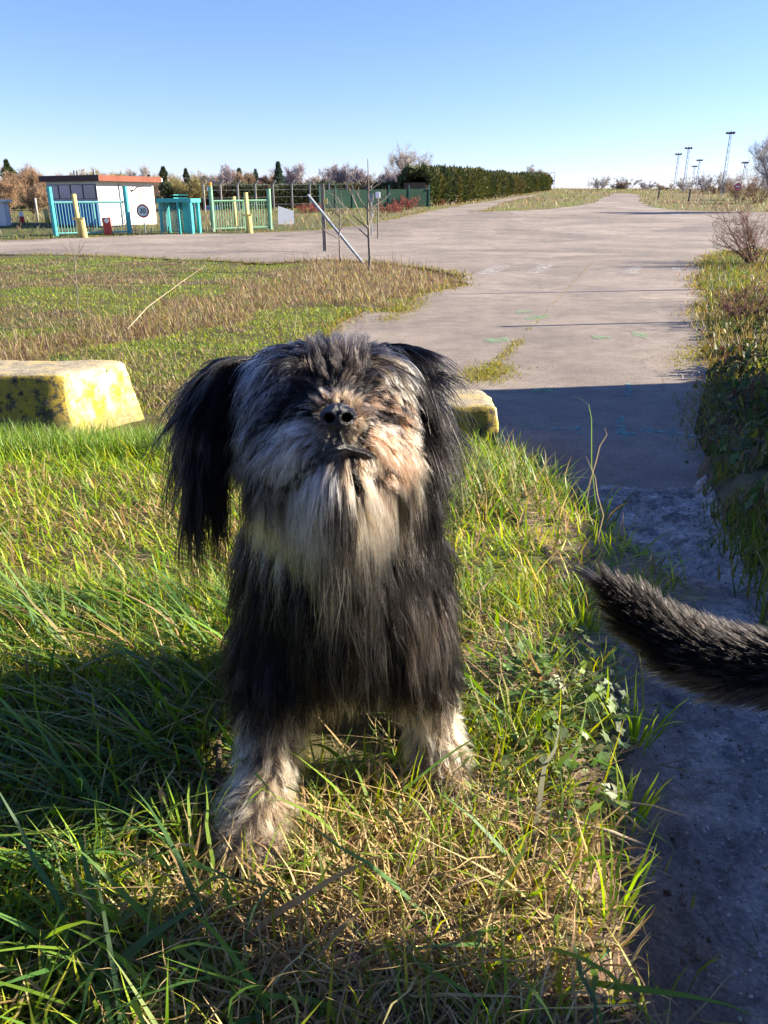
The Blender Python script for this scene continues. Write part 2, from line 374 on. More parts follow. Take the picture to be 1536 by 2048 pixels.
for q in (bm_, sm_, pm_):
    s_ = N(nt, 'ShaderNodeVectorMath', operation='SCALE'); L(sc_.outputs[0], s_.inputs[0]); L(q.outputs[0], s_.inputs[3]); sc_ = s_
s2 = N(nt, 'ShaderNodeVectorMath', operation='SCALE'); L(sc_.outputs[0], s2.inputs[0]); L(cr.outputs[0], s2.inputs[3]); L(s2.outputs[0], b.inputs['Base Color'])
b.inputs['Roughness'].default_value = .85; b.inputs['Specular IOR Level'].default_value = .3
bp = N(nt, 'ShaderNodeBump'); bp.inputs['Strength'].default_value = .9; bp.inputs['Distance'].default_value = .008; L(n2_.outputs[0], bp.inputs['Height']); L(bp.outputs[0], b.inputs['Normal']); L(b.outputs[0], o.inputs[0])
link('road', mesh_np('road', np.column_stack([vo, zr]), np.array(fo), m), kind='structure')

# faded paint, spray marks, moss on the road: thin worn sheets
def wornmat(name, col, thr, scale=12):
    m, nt, o = newmat(name); L = nt.links.new
    tc = N(nt, 'ShaderNodeTexCoord'); n = N(nt, 'ShaderNodeTexNoise'); n.inputs['Scale'].default_value = scale; n.inputs['Detail'].default_value = 10; n.inputs['Roughness'].default_value = .7; L(tc.outputs['Object'], n.inputs[0])
    r = N(nt, 'ShaderNodeMapRange'); r.inputs[1].default_value = thr - .06; r.inputs[2].default_value = thr + .06; r.inputs[4].default_value = .8; L(n.outputs[0], r.inputs[0])
    b = N(nt, 'ShaderNodeBsdfPrincipled'); b.inputs['Base Color'].default_value = (*col, 1); b.inputs['Roughness'].default_value = .9
    t = N(nt, 'ShaderNodeBsdfTransparent'); mx = N(nt, 'ShaderNodeMixShader'); L(r.outputs[0], mx.inputs[0]); L(t.outputs[0], mx.inputs[1]); L(b.outputs[0], mx.inputs[2]); L(mx.outputs[0], o.inputs[0]); return m
M_WHITE_MARK = wornmat('faded_white_paint', (.42, .38, .33), .49, 6)
M_GREEN_SPRAY = wornmat('green_spray_paint', (.20, .36, .17), .51, 18)
M_CYAN_SPRAY = wornmat('cyan_spray_paint', (.12, .36, .33), .51, 18)
M_MOSS = wornmat('moss', (.17, .16, .03), .42, 10)
def patch(name, px, mat, dz=.004):
    pts = [G(a, b_) for a, b_ in px]; bm = bmesh.new()
    vs = [bm.verts.new((p.x, p.y, float(far(p.y)) + .012 + dz)) for p in pts]; bm.faces.new(vs)
    me = bpy.data.meshes.new(name); bm.to_mesh(me); bm.free(); me.materials.append(mat)
    return link(name, me, kind='structure')
for q in ([(945, 555), (985, 555), (1022, 536), (985, 536)], [(1048, 553), (1078, 553), (1112, 533), (1082, 533)], [(1243, 551), (1275, 552), (1285, 534), (1258, 534)], [(1343, 545), (1362, 549), (1360, 534), (1345, 534)], [(1335, 424), (1352, 424), (1372, 434), (1352, 434)]):
    patch('crossing_marking', q, M_WHITE_MARK)
for q in ([(1028, 630), (1065, 628), (1062, 633), (1030, 635)], [(1048, 643), (1095, 637), (1098, 644), (1052, 649)], [(968, 688), (1015, 684), (1018, 694), (970, 697)], [(1182, 680), (1222, 683), (1220, 688), (1185, 687)], [(1262, 673), (1295, 677), (1292, 686), (1264, 682)], [(1062, 788), (1110, 788), (1108, 800), (1064, 800)], [(1042, 864), (1068, 864), (1066, 870), (1042, 870)]):
    patch('spray_marking', q, M_GREEN_SPRAY, .006)
for q in ([(1232, 848), (1246, 848), (1250, 880), (1300, 872), (1300, 882), (1240, 892), (1228, 886)], [(1336, 872), (1352, 872), (1356, 886), (1336, 888)], [(1150, 868), (1166, 866), (1160, 884), (1148, 882)], [(1250, 780), (1262, 780), (1262, 805), (1246, 805)], [(1060, 868), (1150, 874), (1150, 877), (1060, 871)], [(1300, 874), (1400, 884), (1400, 888), (1300, 880)]):
    patch('spray_marking', q, M_CYAN_SPRAY, .006)
# ------------------------------------------------------------------ blades
def blades(root, az, L, Wd, tilt, bend, c0, c1, K=4, twist=None, gclamp=True, mid=.35, tiptaper=1.3):
    """ribbon blades. root (n,3), az azimuth, tilt from vertical, bend added along the blade"""
    n = len(L); V = np.empty((n, K + 1, 2, 3), np.float32)
    dx, dy = np.cos(az), np.sin(az); p = root.copy(); seg = L / K
    tw = twist if twist is not None else rng.normal(0, .5, n)
    wob = rng.normal(0, .12, (K + 1, n))
    for k in range(K + 1):
        t = k / K; wk = Wd * (.55 + .45 * min(1, t / mid)) if t < mid else Wd * max(0.04, (1 - ((t - mid) / (1 - mid)) ** tiptaper))
        a = az + pi / 2 + tw * t * .8
        wv = np.stack([np.cos(a), np.sin(a), .35 * np.sin(tw + 2 * t)], -1) * (wk * .5)[:, None]
        q = p.copy()
        if gclamp and k > 0:
            q[:, 2] = np.maximum(q[:, 2], hz(q[:, 0], q[:, 1]) + .004)
            p = q.copy()
        V[:, k, 0] = q - wv; V[:, k, 1] = q + wv
        th = tilt + bend * t * t
        aa = az + wob[k] + tw * .25 * t
        st = np.sin(th)
        p = p + np.stack([np.cos(aa) * st, np.sin(aa) * st, np.cos(th)], -1) * seg[:, None]
    C = np.empty((n, K + 1, 2, 3), np.float32)
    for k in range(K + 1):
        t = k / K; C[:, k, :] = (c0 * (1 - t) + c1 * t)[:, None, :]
    b = (np.arange(n) * (K + 1) * 2)[:, None]; F = []
    for k in range(K):
        F.append(np.concatenate([b + 2 * k, b + 2 * k + 1, b + 2 * k + 3, b + 2 * k + 2], 1))
    F = np.stack(F, 1).reshape(-1, 4)
    return V.reshape(-1, 3), F, C.reshape(-1, 3)
def join(parts):
    V, F, C = [], [], []; o = 0
    for v, f, c in parts: V.append(v); F.append(f + o); C.append(c); o += len(v)
    return np.concatenate(V), np.concatenate(F), np.concatenate(C)
def pick(cols, n, p=None):
    cols = np.array(cols); return cols[rng.choice(len(cols), n, p=p)]
def jit(c, s=.2): return np.clip(c * rng.normal(1, s, (len(c), 1)).clip(.5, 1.6) * rng.normal(1, .07, c.shape), .004, .9)
def scat(x, y, dz=-.004): return np.stack([x, y, hz(x, y) + dz], -1)

GREENS = [(.18, .28, .018), (.25, .33, .022), (.12, .20, .025), (.32, .35, .03), (.09, .17, .03), (.34, .32, .035)]
STRAWS = [(.42, .31, .14), (.30, .21, .09), (.50, .40, .20), (.22, .14, .07), (.38, .28, .10)]
def field(xmin, xmax, ymin, ymax, n, keep):
    x = rng.uniform(xmin, xmax, n); y = rng.uniform(ymin, ymax, n); k = keep(x, y); return x[k], y[k]
def logy(n, a, b_): return a * (b_ / a) ** rng.random(n)
def inview(x, y, m=.25): return np.abs(x) < .5 * (y * CP + .75) + m
def fieldlog(a, b_, ymin, ymax, n, keep):
    y = logy(n, ymin, ymax); x = (y * .93 + .7) * rng.uniform(a, b_, n); k = keep(x, y); return x[k], y[k]
def ongrass(x, y, slop=.06): return x < xl(y) - .05 * (y < 2) + rng.normal(0, slop, len(x))
DOGFOOT = [(-.155, .80, .05), (.085, .90, .045), (-.16, .73, .05), (-.165, .68, .045), (.09, .85, .04)]
def notdog(x, y):
    k = np.ones(len(x), bool)
    for a, b_, r in DOGFOOT: k &= (x - a) ** 2 + (y - b_) ** 2 > r * r
    k &= ((x + .06) / .15) ** 2 + ((y - 1.12) / .2) ** 2 > 1
    return k

P_near = []
# dead thatch lying on the ground
x, y = field(-1.3, 1.0, .25, 1.9, 21000, lambda x, y: inview(x, y) & ongrass(x, y, .05) & notdog(x, y))
n = len(x); barenoise = fbm(x * 6, y * 6, 81)
P_near.append(blades(scat(x, y, .0), rng.uniform(0, 2 * pi, n), rng.uniform(.03, .10, n), rng.uniform(.0012, .003, n), rng.uniform(.9, 1.6, n), rng.normal(0, .5, n), jit(pick(STRAWS, n), .3) * .8, jit(pick(STRAWS, n), .3), 4))
thatch = P_near; P_near = []
# short fine green grass
def clumped(x, y, s, lo, seed): return vnoise(x * s, y * s, seed) > lo
x, y = field(-1.3, 1.0, .25, 1.9, 52000, lambda x, y: inview(x, y) & ongrass(x, y) & notdog(x, y))
g = fbm(x * 5, y * 5, 83)
strawy = 1.2 * np.exp(-(((x + .0) / .20) ** 2 + ((y - .60) / .16) ** 2))
k = (g + rng.normal(0, .06, len(x)) - .20 * strawy) > .375; x, y = x[k], y[k]; n = len(x)
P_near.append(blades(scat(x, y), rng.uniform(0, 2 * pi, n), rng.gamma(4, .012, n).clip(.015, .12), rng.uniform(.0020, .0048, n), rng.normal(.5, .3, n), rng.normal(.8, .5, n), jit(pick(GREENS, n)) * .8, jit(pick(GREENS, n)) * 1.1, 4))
# long broad blades, matted to the lower left on the left side
x, y = field(-1.3, .55, .28, 1.8, 8500, lambda x, y: inview(x, y) & ongrass(x, y, .03) & notdog(x, y) & (rng.random(len(x)) < .18 + .8 * sst(.05, .35, -x - .0)))
n = len(x); az = rng.normal(-2.1, .75, n)
cc = pick([(.07, .15, .035), (.06, .13, .045), (.11, .20, .03), (.16, .26, .03), (.30, .22, .10)], n, [.25, .2, .25, .2, .1])
P_near.append(blades(scat(x, y, .005), az, rng.uniform(.09, .24, n), rng.uniform(.0038, .0088, n), rng.uniform(.5, 1.25, n), rng.uniform(.2, 1.1, n), jit(cc), jit(cc) * 1.15, 6))
# upright bright tufts in the sunny strips
for tx, ty, m_ in [(-.33, .66, 22), (-.24, .72, 26), (-.42, .60, 20), (-.5, .7, 16), (.02, .66, 10), (.1, .70, 14), (.25, .62, 18), (.33, .8, 18), (.4, 1.0, 20), (.30, 1.25, 24), (-.15, .64, 14), (.2, .95, 14), (.45, 1.5, 24), (.6, 1.7, 26), (-.47, .50, 14), (-.36, .47, 12), (-.2, .45, 12), (.12, .47, 12)]:
    n = m_; a = rng.uniform(0, 2 * pi, n); rr = rng.uniform(0, .025, n)
    cc = pick([(.18, .30, .02), (.24, .34, .025), (.13, .22, .025)], n)
    P_near.append(blades(scat(tx + rr * np.cos(a), ty + rr * np.sin(a)), a, rng.uniform(.05, .13, n), rng.uniform(.0025, .005, n), rng.uniform(.05, .7, n), rng.uniform(.1, .9, n), jit(cc), jit(cc) * 1.1, 5))
# a few big leaves seen close up
def px_blades(L_):
    for (x0, y0, x1, y1, w, lift, col) in L_:
        a = G(x0, y0, .004); b = G(x1, y1, .01 + lift); d = b - a; Ln = d.length * 1.03
        az = np.array([math.atan2(d.y, d.x)]); el = math.atan2(math.hypot(d.x, d.y), max(d.z, 1e-3))
        c_ = np.array([col])
        P_near.append(blades(np.array([[a.x, a.y, a.z]]), az, np.array([Ln]), np.array([w]), np.array([el - .35]), np.array([.8]), c_ * .9, c_, 7, np.array([.4])))
GB = (.085, .15, .045); GY = (.17, .28, .028)
px_blades([(160, 1990, 112, 1795, .006, .05, GY), (250, 1940, 118, 1770, .006, .05, GY), (180, 1960, 0, 1800, .005, .05, GY), (490, 1330, 330, 1520, .006, .01, GB), (175, 1330, 70, 1470, .006, .03, GB),
    (130, 1380, 190, 1560, .007, .02, (.06, .11, .05)), (470, 1505, 375, 1500, .006, .02, (.05, .12, .06)), (1060, 1720, 1110, 1540, .007, .05, (.22, .22, .13)), (1130, 1590, 1160, 1480, .004, .05, GY),
    (720, 1620, 660, 1545, .004, .04, GY), (760, 1680, 690, 1570, .005, .05, GY), (770, 1600, 800, 1500, .004, .05, GY), (1060, 1560, 900, 1590, .004, .02, GY), (560, 1780, 470, 1960, .008, .02, GB), (130, 2046, 470, 1890, .011, .04, GB),
    (390, 1700, 350, 1620, .004, .05, GY), (400, 1790, 385, 1640, .005, .06, GY), (425, 1800, 440, 1660, .005, .06, GY), (360, 1760, 300, 1650, .004, .05, GY), (900, 1500, 880, 1420, .004, .05, GY), (1180, 1380, 1240, 1370, .005, .03, GY), (1200, 1060, 1150, 1000, .005, .06, GY), (1170, 1060, 1200, 1020, .005, .04, (.3, .22, .1)), (1210, 1130, 1160, 1040, .004, .06, (.34, .25, .13))])
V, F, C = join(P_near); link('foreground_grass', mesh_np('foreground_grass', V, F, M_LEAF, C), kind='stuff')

# curled straw on the sunny spot in front of the paws, long dry stems
x = rng.normal(.0, .15, 5200); y = rng.normal(.60, .12, 5200); k = (y > .3) & notdog(x, y) & (x < xl(y) - .02); x, y = x[k], y[k]; n = len(x)
thatch.append(blades(scat(x, y, .004), rng.uniform(0, 2 * pi, n), rng.uniform(.03, .10, n), rng.uniform(.0012, .0032, n), rng.uniform(.3, 1.5, n), rng.uniform(-.5, 2.2, n), jit(pick(STRAWS, n), .3), jit(pick(STRAWS, n), .3) * 1.15, 6))
x, y = field(-1.2, .5, .3, 1.5, 1300, lambda x, y: inview(x, y) & ongrass(x, y) & notdog(x, y)); n = len(x)
thatch.append(blades(scat(x, y, .012), rng.normal(-2.2, .9, n), rng.uniform(.1, .22, n), rng.uniform(.0018, .0045, n), rng.uniform(.9, 1.5, n), rng.normal(.2, .4, n), jit(pick(STRAWS, n), .25), jit(pick(STRAWS, n), .25), 5))
V, F, C = join(thatch); link('straw', mesh_np('straw', V, F, M_DRY, C), kind='stuff')

# the grassy slope between the dog and the blocks
sl = []
x, y = field(-4.2, 1.3, 1.45, 6.0, 85000, lambda x, y: inview(x, y, .4) & ongrass(x, y, .07) & notdog(x, y) & ~((x > -1.4) & (y > 5.35)) & (hz(x, y) > .06) & (rng.random(len(x)) < np.clip(2.6 / y, .35, 1)))
n = len(x); g = fbm(x * 2.5, y * 2.5, 91); gr = sst(.38, .55, g)[:, None]
lush = (sst(3.0, 4.6, y) * .6)[:, None]
cg = jit(pick([(.20, .32, .020), (.28, .38, .024), (.34, .38, .035), (.13, .23, .025)], n)); cs = jit(pick(STRAWS, n), .3)
isg = (rng.random(n)[:, None] < .36 + .30 * gr + lush * .6)
cc = np.where(isg, cg, cs)
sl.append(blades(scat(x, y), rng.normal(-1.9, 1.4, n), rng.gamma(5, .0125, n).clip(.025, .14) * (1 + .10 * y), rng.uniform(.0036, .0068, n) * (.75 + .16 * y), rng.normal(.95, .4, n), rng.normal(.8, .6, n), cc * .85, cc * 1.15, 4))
# tall tussock behind right ear, by the right block
x = rng.normal(.58, .28, 2000); y = rng.normal(3.9, .6, 2000); k = (x < .98) & (x > -.4) & (y > 2.8) & (y < 5.15); x, y = x[k], y[k]; n = len(x)
cg = jit(pick([(.12, .22, .025), (.20, .27, .04), (.10, .17, .03), (.24, .28, .08), (.32, .27, .12)], n))
sl.append(blades(scat(x, y), rng.uniform(0, 2 * pi, n), rng.uniform(.08, .24, n), rng.uniform(.005, .011, n), rng.uniform(.1, 1.1, n), rng.uniform(.3, 1.3, n), cg * .8, cg * 1.15, 5))
x, y = field(-3.9, -1.2, 4.6, 5.9, 7500, lambda x, y: np.ones(len(x), bool)); n = len(x)
cg = jit(pick([(.12, .23, .025), (.15, .24, .035), (.18, .23, .06)], n))
sl.append(blades(scat(x, y), rng.uniform(0, 2 * pi, n), rng.uniform(.07, .25, n), rng.uniform(.004, .008, n), rng.uniform(.05, .6, n), rng.uniform(.1, 1.0, n), cg * .85, cg * 1.1, 4))
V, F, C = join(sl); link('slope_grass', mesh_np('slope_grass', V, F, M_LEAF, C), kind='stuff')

# field behind the blocks
def offroad(x, y): return ~inpoly(x, y, ROADD)
fl = []
x, y = fieldlog(-.62, .15, 5.6, 27, 120000, lambda x, y: inview(x, y, 1) & offroad(x, y) & (x < 2.6) & ~((x > -3.4) & (x < -2.0) & (y < 6.8)))
n = len(x); d = drymask(x, y); nn = fbm(x * .7, y * .7, 95)
cg = jit(pick([(.24, .34, .03), (.30, .36, .04), (.16, .25, .025), (.34, .33, .06)], n)); cd = jit(pick([(.30, .23, .12), (.22, .15, .08), (.38, .31, .18), (.19, .12, .07), (.26, .24, .07)], n), .25)
near_dry = (y < 10) & (rng.random(n) < .35)
isd = (d & (rng.random(n) < .88)) | ((~d) & ((nn > .60) | (rng.random(n) < .10))) | near_dry
cc = np.where(isd[:, None], cd, cg)
LL = np.where(isd, rng.gamma(4, .033, n).clip(.04, .45), rng.gamma(5, .018, n).clip(.03, .2)) * np.where(d, 1.0, .5)
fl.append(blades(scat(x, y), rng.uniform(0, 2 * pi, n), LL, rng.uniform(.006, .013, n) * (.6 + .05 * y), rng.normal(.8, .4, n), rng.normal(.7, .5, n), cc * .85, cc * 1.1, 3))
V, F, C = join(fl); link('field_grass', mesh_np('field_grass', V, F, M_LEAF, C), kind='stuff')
# brown weed stems and tangles
x, y = field(-14, 3.4, 6.3, 25, 9000, lambda x, y: inview(x, y, 1) & offroad(x, y) & (x < 2.6) & (drymask(x, y) | (rng.random(len(x)) < .12)) & ~((x > -3.4) & (x < -2.0) & (y < 6.8)))
n = len(x); cd = jit(pick([(.16, .10, .06), (.24, .17, .11), (.12, .075, .05), (.34, .27, .18)], n), .2)
V, F, C = blades(scat(x, y), rng.uniform(0, 2 * pi, n), rng.uniform(.15, .6, n), rng.uniform(.004, .009, n) * (.7 + .04 * y), rng.normal(.9, .45, n), rng.normal(.3, .5, n), cd, cd, 4)
link('dry_weeds', mesh_np('dry_weeds', V, F, M_DRY, C), kind='stuff')

# right-hand verge and bank
vg = []
x, y = fieldlog(.28, .80, 1.2, 38, 130000, lambda x, y: (x > xr(y) + rng.normal(-.01, .06, len(x))) & offroad(x, y) & inview(x, y, 1.5) & ((y > 8.6) | (fbm(x * 1.6, y * 1.6, 131) > .38)))
n = len(x); nn = fbm(x * 1.1, y * 1.1, 97)
cg = jit(pick([(.11, .16, .022), (.16, .18, .03), (.07, .11, .03), (.22, .20, .04)], n)); cd = jit(pick([(.26, .20, .09), (.17, .11, .06), (.20, .17, .05)], n), .25)
isd = (nn + rng.normal(0, .12, n)) > .54
cc = np.where(isd[:, None], cd, cg)
vg.append(blades(scat(x, y), rng.uniform(0, 2 * pi, n), rng.gamma(4, .035, n).clip(.04, .45) * np.where(y < 9, .5, 1), rng.uniform(.006, .014, n) * (.65 + .04 * y), rng.normal(.5, .35, n), rng.normal(.7, .5, n), cc * .85, cc * 1.1, 3))
x, y = field(.95, 3.4, -.3, 3.4, 15000, lambda x, y: x > xr(y) + rng.normal(.03, .05, len(x))); n = len(x); cc = jit(pick([(.11, .16, .022), (.16, .18, .03), (.07, .11, .03), (.22, .20, .04), (.24, .18, .08)], n))
vg.append(blades(scat(x, y), rng.uniform(0, 2 * pi, n), rng.gamma(4, .02, n).clip(.03, .2), rng.uniform(.005, .010, n), rng.normal(.6, .35, n), rng.normal(.7, .5, n), cc * .85, cc * 1.1, 3))
V, F, C = join(vg); link('verge_grass', mesh_np('verge_grass', V, F, M_LEAF, C), kind='stuff')

# far grass beyond the junction: coarse tufts that break the edges
x, y = field(-60, 90, 36, 175, 60000, lambda x, y: (np.abs(x) < .55 * y + 4) & offroad(x, y)); n = len(x); nn = fbm(x * .12, y * .12, 99)
cg = jit(pick([(.17, .20, .035), (.14, .17, .03), (.22, .21, .05)], n)); cd = jit(pick([(.26, .20, .12), (.18, .125, .08), (.30, .26, .15)], n), .2)
isd = nn + rng.normal(0, .08, n) > .47 ; cc = np.where(isd[:, None], cd, cg)
V, F, C = blades(scat(x, y), rng.uniform(0, 2 * pi, n), rng.uniform(.10, .40, n) * np.where(isd, 1.3, .7), rng.uniform(.03, .10, n), rng.normal(.5, .3, n), rng.normal(.6, .4, n), cc * .85, cc * 1.1, 2, gclamp=False)
link('far_grass', mesh_np('far_grass', V, F, M_LEAF, C), kind='stuff')

# moss and grass in the road joint, raised clumps
x, y = [], []
for (ax, ay), (bx, by), w, m_ in [(gx(1040, 690), gx(985, 745), .05, 700), (gx(990, 745), gx(955, 772), .16, 2200), (gx(1190, 520), gx(1040, 690), .03, 350), (gx(770, 640), gx(850, 600), .14, 1500), (gx(1360, 745), gx(1400, 700), .14, 900)]:
    t = rng.random(m_); x += list(ax + (bx - ax) * t + rng.normal(0, w, m_)); y += list(ay + (by - ay) * t + rng.normal(0, w * 1.1, m_))
x = np.array(x); y = np.array(y); n = len(x); z = far(y) + .01
cc = jit(pick([(.20, .19, .03), (.15, .17, .025), (.26, .22, .05)], n))
V, F, C = blades(np.stack([x, y, z], -1), rng.uniform(0, 2 * pi, n), rng.uniform(.01, .05, n), rng.uniform(.005, .012, n), rng.uniform(0, 1.2, n), rng.normal(.4, .4, n), cc, cc * 1.1, 2, gclamp=False)
link('joint_moss', mesh_np('joint_moss', V, F, M_LEAF, C), kind='stuff')

# broad-leaved creepers: small lobed leaves as little fans
def leaves(x, y, size, cols, zoff, name, mat=M_LEAF, tiltmax=.9, zfun=hz):
    n = len(x); K = 10; V = np.empty((n, K + 1, 3)); az = rng.uniform(0, 2 * pi, n); tl = rng.uniform(.1, tiltmax, n); ta = rng.uniform(0, 2 * pi, n)
    z = zfun(x, y) + zoff; c0 = np.stack([x, y, z], -1); V[:, 0] = c0
    nx_, ny_ = np.sin(tl) * np.cos(ta), np.sin(tl) * np.sin(ta); nz = np.cos(tl)
    for k in range(K):
        a = az + 2 * pi * k / K; rad = size * (1.0 if k % 2 == 0 else .66) * (0.35 if k == 5 else 1)
        px_, py_ = np.cos(a) * rad, np.sin(a) * rad; pz = -(px_ * nx_ + py_ * ny_) / nz + size * .12 * (k % 2)
        V[:, k + 1] = c0 + np.stack([px_, py_, pz], -1)
    b = (np.arange(n) * (K + 1))[:, None]
    F = np.stack([np.concatenate([b, b + 1 + k, b + 1 + (k + 1) % K], 1) for k in range(K)], 1).reshape(-1, 3)
    cc = jit(pick(cols, n)); C = np.repeat(cc, K + 1, 0)
    return link(name, mesh_np(name, V.reshape(-1, 3), F, mat, C, smooth=False), kind='stuff')
x = rng.normal(.30, .085, 700); y = rng.normal(1.08, .16, 700); k = (x < xl(y)) & (x > .14); x, y = x[k], y[k]
leaves(x, y, rng.uniform(.004, .013, len(x)), [(.17, .25, .07), (.10, .17, .05), (.18, .22, .09)], rng.uniform(.012, .05, len(x)), 'creeping_leaves')
x, y = field(1.2, 9, 2.2, 14, 60000, lambda x, y: (x > xr(y) + .06 + rng.normal(0, .06, len(x))) & (x < xr(y) + 3) & inview(x, y, 1) & (fbm(x * .9, y * .9, 111) > .42 + .16 * (y > 8.8)))
n = len(x); bank = sst(0, .9, x - xr(y))
leaves(x, y, rng.uniform(.014, .036, n), [(.07, .11, .03), (.05, .085, .03), (.10, .09, .035), (.11, .07, .04), (.16, .17, .04)], rng.uniform(0, .12, n) + bank * rng.uniform(0, .42, n) * (y < 9.5), 'bramble_leaves', tiltmax=1.3)
# stray sprouts and pebbles on the path
x, y = field(.2, 1.2, .3, 2.6, 60, lambda x, y: (x > xl(y)) & (x < xr(y))); pts_ = []
for a, b_ in zip(x[:22], y[:22]):
    n = 14; aa = rng.uniform(0, 2 * pi, n); rr = rng.uniform(0, .02, n); xx, yy = a + rr * np.cos(aa), b_ + rr * np.sin(aa)
    cc = jit(pick([(.08, .13, .03), (.12, .14, .04)], n)); rt = np.stack([xx, yy, pathz(xx, yy) - .01], -1)
    pts_.append(blades(rt, aa, rng.uniform(.015, .05, n), rng.uniform(.0015, .003, n), rng.uniform(.5, 1.3, n), rng.uniform(0, .6, n), cc, cc, 3, gclamp=False))
V, F, C = join(pts_); link('path_sprouts', mesh_np('path_sprouts', V, F, M_LEAF, C), kind='stuff')
x, y = field(.2, 2.4, .25, 5.3, 700, lambda x, y: (x > xl(y) - .02) & (x < xr(y))); n = len(x)
ico = bmesh.new(); bmesh.ops.create_icosphere(ico, subdivisions=1, radius=1); iv = np.array([v.co[:] for v in ico.verts]); jf = np.array([[v.index for v in f.verts] for f in ico.faces]); ico.free()
s = (rng.gamma(2, .0010, n)).clip(.0008, .008)[:, None, None]
V = iv[None] * s * rng.uniform(.6, 1.2, (n, 1, 3)) * rng.uniform(.85, 1.15, (n, len(iv), 1)) + np.stack([x, y, pathz(x, y) + .004], -1)[:, None]
cc = np.repeat(jit(pick([(.30, .27, .24), (.42, .38, .33), (.2, .17, .14)], n)), len(iv), 0)
F = (jf[None] + (np.arange(n) * len(iv))[:, None, None]).reshape(-1, 3)
link('gravel', mesh_np('gravel', V.reshape(-1, 3), F, attrmat('pebble', .7, 80, .2), cc, smooth=False), kind='stuff')

# crumbs of earth on the path and on its trodden edge
x = rng.uniform(.0, 1.6, 16000); y = logy(16000, .3, 4.6); k = (x > xl(y) - .16) & (x < xr(y)) & (x < .5 * (y * CP + .9) + .1); x, y = x[k], y[k]; n = len(x)
s = (rng.gamma(2.0, .0008, n)).clip(.0006, .0055)[:, None, None] * (.8 + .25 * y)[:, None, None]
zz_ = np.maximum(pathz(x, y), np.where(x < xl(y), hz(x, y), -9)) + .004
V = iv[None] * s * rng.uniform(.5, 1.3, (n, 1, 3)) * rng.uniform(.7, 1.3, (n, len(iv), 1)) + np.stack([x, y, zz_], -1)[:, None]
cc = np.repeat(jit(np.where((x < xl(y) + .1)[:, None], np.array([.20, .13, .08]), np.array([.34, .30, .26])), .35), len(iv), 0)
F = (jf[None] + (np.arange(n) * len(iv))[:, None, None]).reshape(-1, 3)
link('soil_crumbs', mesh_np('soil_crumbs', V.reshape(-1, 3), F, attrmat('crumb', .9, 200, .4), cc, smooth=False), kind='stuff')

# grass and litter creeping over the road edges
ex, ey = [], []
for (x0, y0), (x1, y1) in zip(ROADD, ROADD[1:] + ROADD[:1]):
    if 5.5 < min(y0, y1) and max(y0, y1) < 75 and abs(x0) < .6 * y0 + 2:
        m_ = int(math.hypot(x1 - x0, y1 - y0) * np.interp(y0, [6, 20, 70], [330, 200, 60])); t = rng.random(m_); w = .05 + .006 * y0
        ex += list(x0 + (x1 - x0) * t + rng.normal(0, w, m_)); ey += list(y0 + (y1 - y0) * t + rng.normal(0, w, m_))
ex = np.array(ex); ey = np.array(ey); k = vnoise(ex * 1.3, ey * 1.3, 141) + rng.normal(0, .12, len(ex)) > .33; x, y = ex[k], ey[k]; n = len(x)
cc = jit(pick([(.20, .21, .035), (.14, .17, .03), (.30, .23, .10), (.22, .14, .07), (.26, .24, .05)], n)); z = far(y) + .005
V, F, C = blades(np.stack([x, y, z], -1), rng.uniform(0, 2 * pi, n), rng.gamma(3, .022, n).clip(.02, .2), rng.uniform(.007, .014, n) * (.6 + .05 * y), rng.normal(.8, .4, n), rng.normal(.5, .4, n), cc * .9, cc * 1.1, 3, gclamp=False)
link('edge_litter', mesh_np('edge_litter', V, F, M_LEAF, C), kind='stuff')
# ------------------------------------------------------------------ materials of built things
M_TEAL = pmat('teal_paint', (.045, .34, .33), .5, .15, 3, .4, bump=.1, col2=(.12, .16, .13), thr=.66)
M_TEALL = pmat('pale_teal_paint', (.16, .42, .38), .5, .12, 3, .4, bump=.1)
M_GREENP = pmat('green_paint', (.16, .33, .20), .55, .12, 3, .4, bump=.1)
M_YEL = pmat('yellow_paint', (.62, .50, .16), .55, .12, 4, .4, bump=.1, col2=(.35, .28, .14), thr=.64)
M_BLUE = pmat('blue_sheet', (.06, .17, .42), .5, .15, 2, .4, bump=.1)
M_WHITE = pmat('white_render', (.62, .60, .55), .8, .08, 2, .2, bump=.1)
M_WPLASTIC = pmat('white_plastic', (.75, .75, .74), .5, .04, 2, .4, bump=0)
M_ROOFE = pmat('roof_fascia', (.19, .062, .038), .75, .15, 2, .2, bump=.1)
M_GLASS = pmat('window_glass', (.24, .26, .26), .3, .3, .8, .7, bump=0)
M_GLASSB = pmat('tinted_glass', (.09, .10, .20), .12, .3, .8, .7, bump=0)
M_RED = pmat('red_paint', (.52, .05, .035), .5, .1, 3, .4, bump=0)
M_PINK = pmat('faded_red_paint', (.52, .12, .14), .5, .1, 3, .4, bump=0)
M_GALV = pmat('galvanised_steel', (.20, .22, .24), .55, .2, 6, .4, metal=.2, bump=.05)
M_MAST = pmat('mast_steel', (.28, .32, .38), .6, .1, 1, .4, bump=0)
M_DARKM = pmat('dark_metal', (.04, .04, .045), .6, .1, 3, .4, bump=0)
M_WOOD = pmat('weathered_wood', (.19, .165, .135), .85, .2, 5, .2, bump=.3)
M_CONC = pmat('concrete', (.34, .32, .28), .9, .15, 2.5, .2, bump=.4, col2=(.18, .17, .14), thr=.6)
M_BARK = pmat('grey_bark', (.17, .145, .12), .9, .2, 14, .2, bump=.4)
M_BARK2 = pmat('brown_bark', (.11, .075, .05), .9, .2, 2, .2, bump=.4)
M_ORANGE = pmat('orange_lens', (.6, .25, .03), .3, .1, 3, .5, bump=0)
